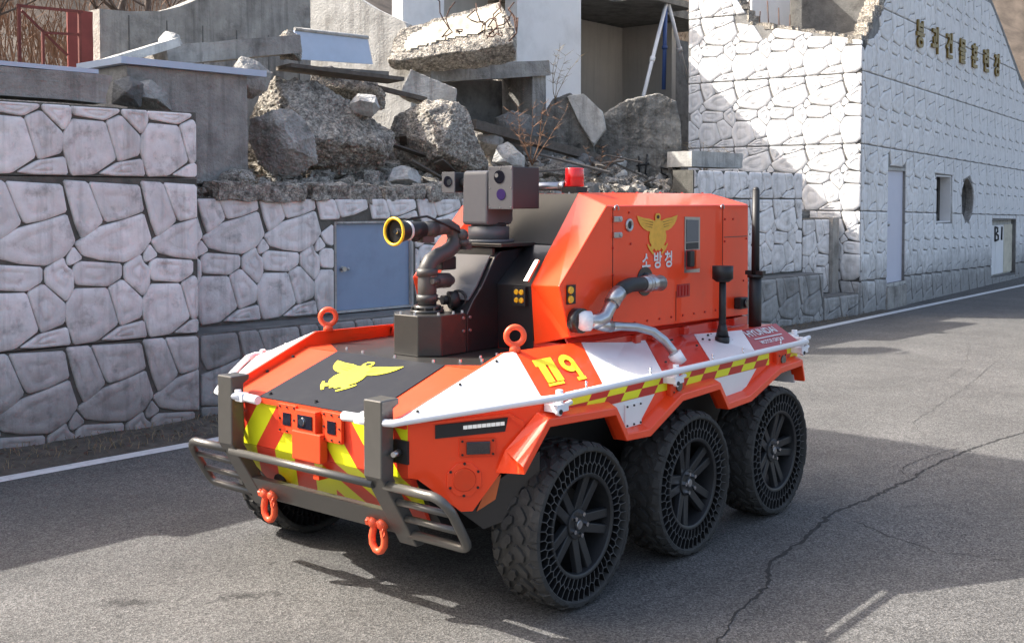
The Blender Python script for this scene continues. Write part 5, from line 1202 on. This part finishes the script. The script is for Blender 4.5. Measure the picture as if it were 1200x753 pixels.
# cream painted skin on the broken slab: follows its front surface
from mathutils.bvhtree import BVHTree
def skin_patch(o, poly, m, name, off=.006, res=.05):
    bm = bmesh.new(); bm.from_mesh(o.data); bvh = BVHTree.FromBMesh(bm)
    xs = [p[0] for p in poly]; zs = [p[1] for p in poly]; x0, z0 = min(xs), min(zs); nx = int((max(xs)-x0)/res)+1; nz = int((max(zs)-z0)/res)+1
    def inside(x, z):
        r = False
        for i in range(len(poly)):
            (a, b), (c, d) = poly[i], poly[(i+1) % len(poly)]
            if (b > z) != (d > z) and x < (c-a)*(z-b)/(d-b)+a: r = not r
        return r
    G = {}; vs = []; fs = []
    def gv(i, j):
        if (i, j) not in G:
            x, z = x0+i*res, z0+j*res; h_ = bvh.ray_cast(Vector((x, -5, z)), Vector((0, 1, 0)))[0]
            if h_ is None: G[(i, j)] = None
            else: vs.append((x, h_.y-off, z)); G[(i, j)] = len(vs)-1
        return G[(i, j)]
    for i in range(nx):
        for j in range(nz):
            if inside(x0+(i+.5)*res+.03*noise.noise(Vector((i*.6, j*.6, 0))), z0+(j+.5)*res+.03*noise.noise(Vector((i*.6, j*.6, 9)))):
                q = [gv(i, j), gv(i+1, j), gv(i+1, j+1), gv(i, j+1)]
                if None not in q: fs.append(tuple(q))
    mb = MB(); mb.add(vs, fs, 0, True); bm.free()
    return link(name, mb.mesh(name, m), o)
skin_patch(CREAM_O, [(-.80, -.38), (-.72, -.12), (-.35, .10), (.15, .26), (.55, .40), (.70, .28), (.76, .0), (.45, -.10), (.1, -.16), (-.4, -.30)], CREAM, 'painted_face', .012, .035)
# rebar loops on the slab
mb = MB(); rb = random.Random(2)
for k in range(11):
    x = rb.uniform(-.15, .9); z = rb.uniform(-.32, -.1); y = -.30
    P = [Vector((x, y, z))]
    for j in range(6): P.append(P[-1]+Vector((rb.uniform(-.09, .12), rb.uniform(-.08, .02), rb.uniform(-.06, .14))))
    mb.tube(P, .010, 5)
for k in range(3): mb.tube([Vector((.80+.06*k, -.22, .3-.1*k)), Vector((.9+.03*k, -.3, .05)), Vector((.95, -.28, -.2)), Vector((.85, -.3, -.35))], .012, 5)
link('rebar', mb.mesh('rebar', RUST2), CREAM_O)
# graffiti strokes on the pillar
bmx = bmesh.new(); bmx.from_mesh(PIL_O.data); bvh = BVHTree.FromBMesh(bmx); mb = MB()
for st_ in ([(.02, -.25), (.03, -.55)], [(.16, -.22), (.13, -.62)], [(-.02, -.42), (.2, -.38)], [(.16, -.55), (.05, -.68), (-.05, -.6)], [(.52, -.48), (.40, -.45), (.42, -.55), (.52, -.60), (.44, -.70), (.36, -.68)], [(.60, -.42), (.61, -.72)], [(.6, -.42), (.68, -.48), (.61, -.56), (.69, -.64), (.61, -.72)]):
    P = []
    for (a, b) in st_:
        h_ = bvh.ray_cast(Vector((a, -5, b)), Vector((0, 1, 0)))[0]
        if h_: P.append(h_-Vector((0, .006, 0)))
    if len(P) > 1: mb.tube(P, .016, 5)
link('graffiti', mb.mesh('graffiti', INK), PIL_O); bmx.free()

# ---- straight concrete members
def rough_block(name, c, d, rz=0, rx=0, ry=0, m=None, seed=0, label='', cat='block', group=None, amp=.012, cuts=5, chip=.0):
    bm = bmesh.new(); bmesh.ops.create_cube(bm, size=1)
    for v in bm.verts: v.co = Vector((v.co.x*d[0], v.co.y*d[1], v.co.z*d[2]))
    bmesh.ops.subdivide_edges(bm, edges=bm.edges[:], cuts=cuts, use_grid_fill=True); bm.normal_update()
    sv = Vector((seed*2.3, seed*.7, seed*1.9))
    for v in bm.verts:
        p = v.co; v.co = p+v.normal*(noise.noise(p*5+sv)*amp+noise.noise(p*15+sv)*amp*.6)
        if chip:
            ex = max(0, abs(p.x)/(d[0]/2)-.75)*4
            v.co += Vector((-math.copysign(1, p.x)*ex*chip*abs(noise.noise(p*4+sv)), 0, -ex*chip*.5*max(0, noise.noise(p*3+sv))))
    me = bpy.data.meshes.new(name); bm.to_mesh(me); bm.free(); me.materials.append(m)
    o = link(name, me, None, c, (rx, ry, rz)); tag(o, label, cat, group); return o
rough_block('kerb_beam', (-.9, 5.32, 3.255), (3.5, .34, .255), -.045, 0, 0, CONC, 1, 'long concrete kerb beam lying on top of the tall retaining wall', 'beam', chip=.12, cuts=7)
mb = MB(); mb.hexa([(-2.6, 5.22, 3.388), (.70, 5.08, 3.388), (.72, 5.34, 3.392), (-2.6, 5.48, 3.392)], [(-2.6, 5.22, 3.428), (.70, 5.08, 3.428), (.72, 5.34, 3.432), (-2.6, 5.48, 3.432)])
tag(link('foam_sheet', mb.mesh('foam_sheet', BLUEW)), 'pale blue strip of sheet along the top of the kerb beam', 'sheet')
rough_block('concrete_block', (2.16, 6.2, 2.82), (1.46, .9, 1.54), -.03, 0, 0, CONC, 3, 'tall square concrete block behind the retaining wall, sheeted on top', 'block', amp=.010, cuts=8)
mb = MB(); mb.box((2.22, 6.15, 3.63), (1.75, .95, .07), -.05); o = link('foam_sheet', mb.mesh('foam_sheet', BLUEW)); tag(o, 'pale blue sheet laid over the tall square concrete block', 'sheet')
for i, (x0, x1, h_, yy, zz, lb) in enumerate(((2.2, 3.35, .24, 5.50, 2.30, 'flat coping block beside the tall concrete block'), (3.4, 4.45, .22, 5.46, 2.32, 'flat coping block under the dark angular boulder face'), (4.5, 5.15, .20, 5.40, 2.30, 'short coping block under the rounded grey stone'), (5.2, 6.3, .22, 5.34, 2.30, 'long coping block right of the rounded grey stone'), (6.4, 7.5, .22, 5.25, 2.28, 'coping block hidden partly by the camera head'))):
    rough_block('coping_block', ((x0+x1)/2, yy, zz), (x1-x0-.03, .42, h_*.8), -.07+.05*(i % 2), .05*(i % 2), .02-.03*(i % 3), AGG, 10+i, lb, 'block', 'coping blocks on the wall', amp=.045, cuts=14)
rough_block('tilted_beam', (2.2, 6.9, 3.86), (1.0, .35, .10), -.1, 0, -.36, CONCL, 21, 'tilted thin beam rising towards the rounded pale stone', 'beam', amp=.008)
rough_block('tilted_beam', (3.45, 6.9, 4.03), (1.9, .5, .22), -.05, 0, -.17, CONC, 22, 'long tilted slab behind the wedge-shaped rock', 'beam', amp=.014)
rough_block('concrete_lintel', (9.05, 7.75, 4.32), (2.9, .75, .26), -.03, 0, -.12, CONC, 23, 'heavy concrete lintel carrying the huge cream slab', 'lintel', amp=.014)
rough_block('concrete_post', (10.28, 7.75, 3.70), (.36, .70, 1.55), -.03, 0, 0, CONC, 24, 'stub concrete post holding the right end of the lintel', 'post', amp=.012)
rough_block('shade_panel', (9.2, 8.3, 3.5), (2.6, .2, 1.6), 0, 0, 0, CONCD, 25, 'dark panel standing in for the shade under the lintel', 'panel', amp=.01)  # added dark sheet: the shaded interior under the lintel put into its colour
rough_block('long_plank', (8.75, 6.22, 3.10), (3.05, .16, .13), -.02, 0, .135, WOODM, 26, 'long dark timber slanting down behind the camera head', 'plank', amp=.006)
rough_block('flat_board', (5.0, 6.55, 3.86), (1.6, .5, .05), -.3, 0, .05, WOODM, 27, 'weathered board lying over the largest boulder', 'plank', amp=.006)
rough_block('flat_board', (6.1, 6.7, 3.72), (.9, .3, .06), -.5, .1, .2, WOODM, 28, 'broken board between the rough grey boulder and the pale block', 'plank', amp=.006)
rough_block('flat_board', (5.7, 7.1, 3.98), (1.2, .3, .06), .1, .0, -.05, CONCD, 29, 'short dark board below the pale blue board', 'plank', amp=.006)
rough_block('white_block', (12.2, 5.25, 2.90), (1.55, .5, .26), -.08, 0, 0, CONCL, 30, 'pale concrete block resting on the stone wall beside the pillar stump', 'block', amp=.006)
rough_block('flat_chunk', (14.0, 5.35, 1.95), (.9, .5, .16), .1, .1, .12, CONC, 32, 'flat chunk lying at the edge of the low wall', 'block', amp=.02)
rough_block('flat_chunk', (15.0, 5.0, 1.93), (.7, .4, .14), -.2, 0, 0, CONCD, 33, 'dark flat chunk on the low wall against the gable', 'block', amp=.02)
# back wall of old formed concrete with a lit return
bwl = empty('board_marked_wall', (5, 8.5, 3.5)); tag(bwl, 'old board-marked concrete wall standing behind the rubble', 'wall'); BW = Vector((5, 8.5, 3.5))
mb = MB(); tp = [(2.6, 4.58), (3.0, 4.60), (3.45, 4.66), (3.75, 4.76), (4.15, 4.95), (4.6, 5.15), (5.97, 5.5)]
mb.prism([Vector((2.6, 8.3, 2.5))]+[Vector((5.97, 8.3, 2.5))]+[Vector((x, 8.3, z)) for x, z in reversed(tp)], (0, 0, 0), (0, .32, 0)); link('wall', mb.mesh('wall', CONC), bwl, -BW)
for k in range(6):
    x = 3.0+k*.55; mb = MB(); mb.box((x, 8.296, 3.6), (.012, .012, 1.9)); link('board_joint', mb.mesh('board_joint', CONCD), bwl, -BW)
mb = MB(); mb.prism([Vector(p) for p in ((6.75, 9.85, 2.5), (7.45, 7.7, 2.5), (7.45, 7.7, 4.72), (7.42, 7.8, 4.95), (7.25, 8.3, 5.2), (6.75, 9.85, 6.2))], (0, 0, 0), (.25, .1, 0)); link('return_wall', mb.mesh('return_wall', CONCL), bwl, -BW)
mb = MB(); A = Vector((5.03, 7.42, 4.12)); B = Vector((6.33, 7.36, 4.17))
mb.hexa([A, B, B+Vector((0, .10, .37)), A+Vector((0, .10, .40))], [A+Vector((0, .03, 0)), B+Vector((0, .03, 0)), B+Vector((0, .13, .37)), A+Vector((0, .13, .40))])
bb = link('panel_board', mb.mesh('panel_board', BLUEW), None); tag(bb, 'pale blue framed board propped on the rubble before the concrete wall', 'board')
mb = MB(); mb.tube([A+Vector((0, .10, .42)), B+Vector((0, .10, .39))], .028, 6); link('frame', mb.mesh('frame', CONCL), bb)
# red steel frame and sheet
fr = empty('steel_frame', (1.5, 7.5, 3.5)); tag(fr, 'rusty red steel frame standing on the bank', 'frame'); FL = Vector((1.5, 7.5, 3.5))
for (p, q, r) in (((1.17, 7.5, 3.4), (1.17, 7.5, 4.36), .022), ((1.88, 7.5, 3.4), (1.88, 7.5, 4.38), .022), ((1.15, 7.5, 4.34), (1.92, 7.5, 4.37), .021), ((1.44, 7.52, 4.08), (1.90, 7.5, 4.11), .018), ((1.22, 7.54, 4.30), (1.75, 7.54, 3.86), .018), ((1.44, 7.5, 3.5), (1.44, 7.5, 4.08), .02)):
    mb = MB(); p, q = Vector(p), Vector(q); mb.cyl(p-FL, q-FL, r, r, 4, smooth=False); link('steel_bar', mb.mesh('steel_bar', RUST), fr)
rough_block('red_sheet', (2.28, 8.2, 3.95), (.30, .03, 1.1), -.2, 0, 0, REDSHEET, 40, 'rusty red sheet leaning at the end of the concrete wall', 'sheet', amp=.006)

# loose angular fragments and splintered boards, each its own piece
def frag_mesh(seed):
    r = random.Random(seed); bm = bmesh.new(); bmesh.ops.create_icosphere(bm, subdivisions=4, radius=1); PL = []
    for k in range(11): PL.append((Vector((r.gauss(0, 1), r.gauss(0, 1), r.gauss(0, 1))).normalized(), r.uniform(.45, .95)))
    for N_ in (Vector((1, 0, 0)), Vector((-1, 0, 0)), Vector((0, 1, 0)), Vector((0, -1, 0)), Vector((0, 0, 1)), Vector((0, 0, -1))): PL.append((N_, r.uniform(.5, 1)))
    for v in bm.verts:
        d = v.co.copy(); t = min(h/max(1e-4, N_.dot(d)) for N_, h in PL if N_.dot(d) > 1e-4); p = d*t; v.co = p+d*(noise.noise(p*4+Vector((seed, 0, 0)))*.05+noise.noise(p*11)*.035)
    me = bpy.data.meshes.new('concrete_fragment'); bm.to_mesh(me); bm.free(); me.materials.append([AGG, CONC, CONCL][seed % 3]); return me
LM = [(2.16, 6.2, 'the tall concrete block'), (3.65, 5.9, 'the dark angular boulder'), (4.78, 6.5, 'the largest boulder'), (6.6, 6.2, 'the brown-streaked boulder'), (5.66, 7.0, 'the perched boulder'), (8.1, 7.2, 'the cream slab'), (7.74, 5.9, 'the whitish chunk'), (9.0, 6.0, 'the red beacon'), (10.9, 7.2, 'the ribbed wall fragment'), (11.8, 6.3, 'the pillar stump'), (3.5, 7.2, 'the tilted slab')]
FM = [frag_mesh(k) for k in range(9)]; rk = random.Random(77)
def bank(x, y): return 2.1+1.55*max(0, min(1, (y-5.35+.05*x)/6.6))
for k in range(120):
    x = rk.uniform(1.9, 12.2); y = rk.uniform(5.55, 7.9)-.05*(x-2); sz = rk.choice((.06, .08, .1, .13, .17, .22)); 
    o = link('concrete_fragment', FM[k % 9], None, (x, y, bank(x, y)+sz*.55+rk.uniform(0, .25)*(y > 6)), (rk.uniform(0, 6), rk.uniform(0, 6), rk.uniform(0, 6))); o.scale = (sz*rk.uniform(.8, 1.5), sz, sz*rk.uniform(.6, 1))
    near = min(LM, key=lambda q: (q[0]-x)**2+(q[1]-y)**2)[2]
    sw = 'tiny' if sz < .07 else 'small' if sz < .11 else 'fist-sized' if sz < .15 else 'chunky' if sz < .2 else 'large'
    tag(o, '%s %s concrete fragment lying near %s' % (sw, ['gravelly brown', 'dull grey', 'pale'][(k % 9) % 3], near), 'rubble', 'loose fragments of the rubble pile')
bm_ = MB(); bm_.hexa([(-.5, -.06, -.012), (.46, -.05, -.012), (.5, .05, -.012), (-.44, .06, -.012)], [(-.5, -.06, .012), (.44, -.05, .012), (.5, .05, .014), (-.46, .06, .012)]); BM_ = bm_.mesh('splintered_board', WOODM)
for k in range(22):
    x = rk.uniform(4, 11.5); y = rk.uniform(5.7, 7.4)-.05*(x-2); o = link('splintered_board', BM_, None, (x, y, bank(x, y)+rk.uniform(.2, .55)), (rk.uniform(-.3, .3), rk.uniform(-.35, .35), rk.uniform(0, 3.1))); o.scale = (rk.uniform(.5, 1.3), rk.uniform(.6, 1.3), 1)
    near = min(LM, key=lambda q: (q[0]-x)**2+(q[1]-y)**2)[2]
    tag(o, '%s splintered grey board stuck in the rubble near %s' % ('long' if o.scale.x > .95 else 'short' if o.scale.x < .7 else 'middling', near), 'board', 'splintered boards in the rubble pile')
# many small stones and splinters filling the pile
rs = random.Random(11); mb = MB()
for k in range(2600):
    if k % 9 == 0: x = rs.uniform(12.9, 15.5); y = rs.uniform(5.0, 6.6); z = 1.82+(y-5.0)*.35
    else:
        x = rs.uniform(1.9, 12.5); y = rs.uniform(5.45, 7.6)-.06*(x-2); z = 2.18+1.45*max(0, (y+.06*(x-2)-5.45))/4.6+rs.uniform(0, .12)
    r = rs.choice((.02, .03, .03, .04, .05, .07, .10))*rs.uniform(.7, 1.3); c = Vector((x, y, z)); q = Matrix.Rotation(rs.uniform(0, 6), 3, 'Z') @ Matrix.Rotation(rs.uniform(0, 6), 3, 'X')
    pts = [q @ Vector((sx*r*rs.uniform(.5, 1.2), sy*r*rs.uniform(.4, 1), sz*r*rs.uniform(.3, .8)))+c for sx in (-1, 1) for sy in (-1, 1) for sz in (-1, 1)]
    mb.add(pts, [(0,1,3,2), (4,6,7,5), (0,4,5,1), (2,3,7,6), (0,2,6,4), (1,5,7,3)])
o = stuff(link('small_rubble', mb.mesh('small_rubble', AGG))); o['label'] = 'small broken stones and crumbs of concrete between the boulders'; o['category'] = 'rubble'

# ------------------------------------------------------------------ plants
def weed(name, loc, h, n, m, label, seed, spread=.5, leafy=True):
    r = random.Random(seed); mb = MB()
    for k in range(n):
        a = r.uniform(0, 2*pi); p = Vector((0, 0, 0)); d = Vector((cos(a)*spread, sin(a)*spread, 1)).normalized(); P = [p]; st_ = h/6
        for j in range(6): d = (d+Vector((r.gauss(0, .12), r.gauss(0, .12), r.gauss(0, .05)))).normalized(); P.append(P[-1]+d*st_)
        mb.tube(P, [.007*(1-.13*j) for j in range(7)], 4)
        for j in range(2, 7):
            for t in range(3 if leafy else 1):
                e = P[j]; b = r.uniform(0, 2*pi); l = h*r.uniform(.10, .22); dd = Vector((cos(b), sin(b), r.uniform(.2, .9))).normalized()*l; mb.tube([e, e+dd*.5, e+dd], [.004, .003, .0015], 3)
    o = link(name, mb.mesh(name, m), None, loc); tag(o, label, 'weed'); return o
weed('dry_weed', (8.0, 5.75, 2.72), .95, 7, REDTWIG, 'dry reddish weed growing from the rubble above the camera head', 3, .5)
weed('dry_weed', (10.2, 7.0, 3.9), .9, 4, DRYG, 'thin pale dry stalks before the white annex wall', 4, .35)
weed('dry_weed', (2.75, 5.5, 2.25), .30, 16, DRYG, 'dry grass tuft at the foot of the tall concrete block', 5, .9)
weed('dry_weed', (13.0, 5.75, 2.7), .6, 8, DRYG, 'straw-coloured weeds beside the stone wall near the gable', 6, .8)
weed('dry_weed', (14.3, 5.2, 1.9), .45, 9, DRYG, 'dry weeds on the low wall against the gable', 8, .8)
weed('dry_weed', (9.9, 5.9, 2.6), .55, 5, REDTWIG, 'thin bare stems at the foot of the pillar stump', 9, .9)

def bare_tree(loc, h, seed, label, m=TWIG, r0=.09, twigs=1.0):
    r = random.Random(seed); root = empty('bare_tree', loc); tag(root, label, 'tree', 'bare trees on the hillside')
    tr, cr = MB(), MB()
    P = [Vector((0, 0, -.3))]; d = Vector((r.uniform(-.1, .1), r.uniform(-.1, .1), 1))
    for j in range(9): d = (d+Vector((r.gauss(0, .06), r.gauss(0, .06), .02))).normalized(); P.append(P[-1]+d*h/9)
    tr.tube(P, [r0*(1-.095*j) for j in range(10)], 7)
    def br(p, d, l, rad, lev):
        Q = [p]
        for j in range(4): d = (d+Vector((r.gauss(0, .14), r.gauss(0, .14), r.gauss(.06, .08)))).normalized(); Q.append(Q[-1]+d*l/4)
        cr.tube(Q, [rad, rad*.8, rad*.6, rad*.45, rad*.25], 4 if lev < 2 else 3, caps=False)
        if lev < 3:
            for j in range(int(4*twigs)+1):
                a = r.uniform(0, 2*pi); dd = (d*.8+Vector((cos(a), sin(a), r.uniform(-.1, .7)))*.75).normalized(); br(Q[r.randint(1, 4)], dd, l*r.uniform(.4, .65), rad*.5, lev+1)
    for j in range(2, 10):
        for k in range(2):
            a = r.uniform(0, 2*pi); br(P[j], Vector((cos(a), sin(a), r.uniform(.3, 1))).normalized(), h*r.uniform(.2, .34)*(1.15-.06*j), r0*.38, 1)
    link('trunk', tr.mesh('trunk', m), root); o = link('crown', cr.mesh('crown', m), root); return root
TS = [((2.2, 14.2, 3.6), 6, 'bare tree straight behind the rusty steel frame'), ((4.2, 15.2, 4.0), 7, 'slim bare tree above the red sheet'), ((6.2, 14.6, 3.8), 6.5, 'bare tree behind the left end of the concrete wall'), ((0.6, 15.5, 4.2), 7, 'bare tree left of the rusty steel frame'), ((8.4, 16.6, 5.0), 7, 'bare tree over the middle of the concrete wall'), ((3.4, 18, 6.0), 7, 'bare tree high on the slope behind the steel frame'), ((5.2, 19.5, 6.8), 7, 'bare tree high on the slope behind the red sheet'), ((1.6, 20, 7.0), 7, 'bare tree farthest up the slope above the steel frame'),
      ((33.5, 13.6, 3.6), 6, 'bare tree behind the sloping roof edge of the lettered facade'), ((36.5, 15.5, 4.5), 7, 'bare tree beyond the far end of the lettered facade'), ((31.5, 16.5, 5.2), 8, 'tall bare tree above the lettered facade'), ((40, 14, 4), 7, 'bare tree at the far road bend')]
for i, (l, h_, lb) in enumerate(TS): bare_tree(l, h_, 50+i, lb)
# brush covering the slope
mb = MB(); rq = random.Random(21)
for k in range(9000):
    if k % 3: x = rq.uniform(-2, 14); y = rq.uniform(13.3, 26)
    else: x = rq.uniform(27, 50); y = rq.uniform(13.3, 30)
    t = (y-13)/64; z = 2.5+38*t**1.05+2.0*noise.noise(Vector((x*.09, y*.09, 0)))+.5*noise.noise(Vector((x*.4, y*.4, 5)))-.1
    p = Vector((x, y, z)); hh = rq.uniform(.3, 1.3); a = rq.uniform(0, 6.28); l = hh*rq.uniform(.1, .8); q = p+Vector((cos(a)*l*.4, sin(a)*l*.4, hh*.6)); e = p+Vector((cos(a)*l, sin(a)*l, hh*rq.uniform(.5, 1))); sd_ = Vector((.7, -.7, 0))*rq.uniform(.006, .016)
    mb.add([p-sd_, p+sd_, q+sd_*.7, q-sd_*.7, e], [(0, 1, 2, 3), (3, 2, 4)])
o = stuff(link('hillside_brush', mb.mesh('hillside_brush', REDTWIG))); o['label'] = 'dry brown brush covering the slope behind the rubble'; o['category'] = 'brush'
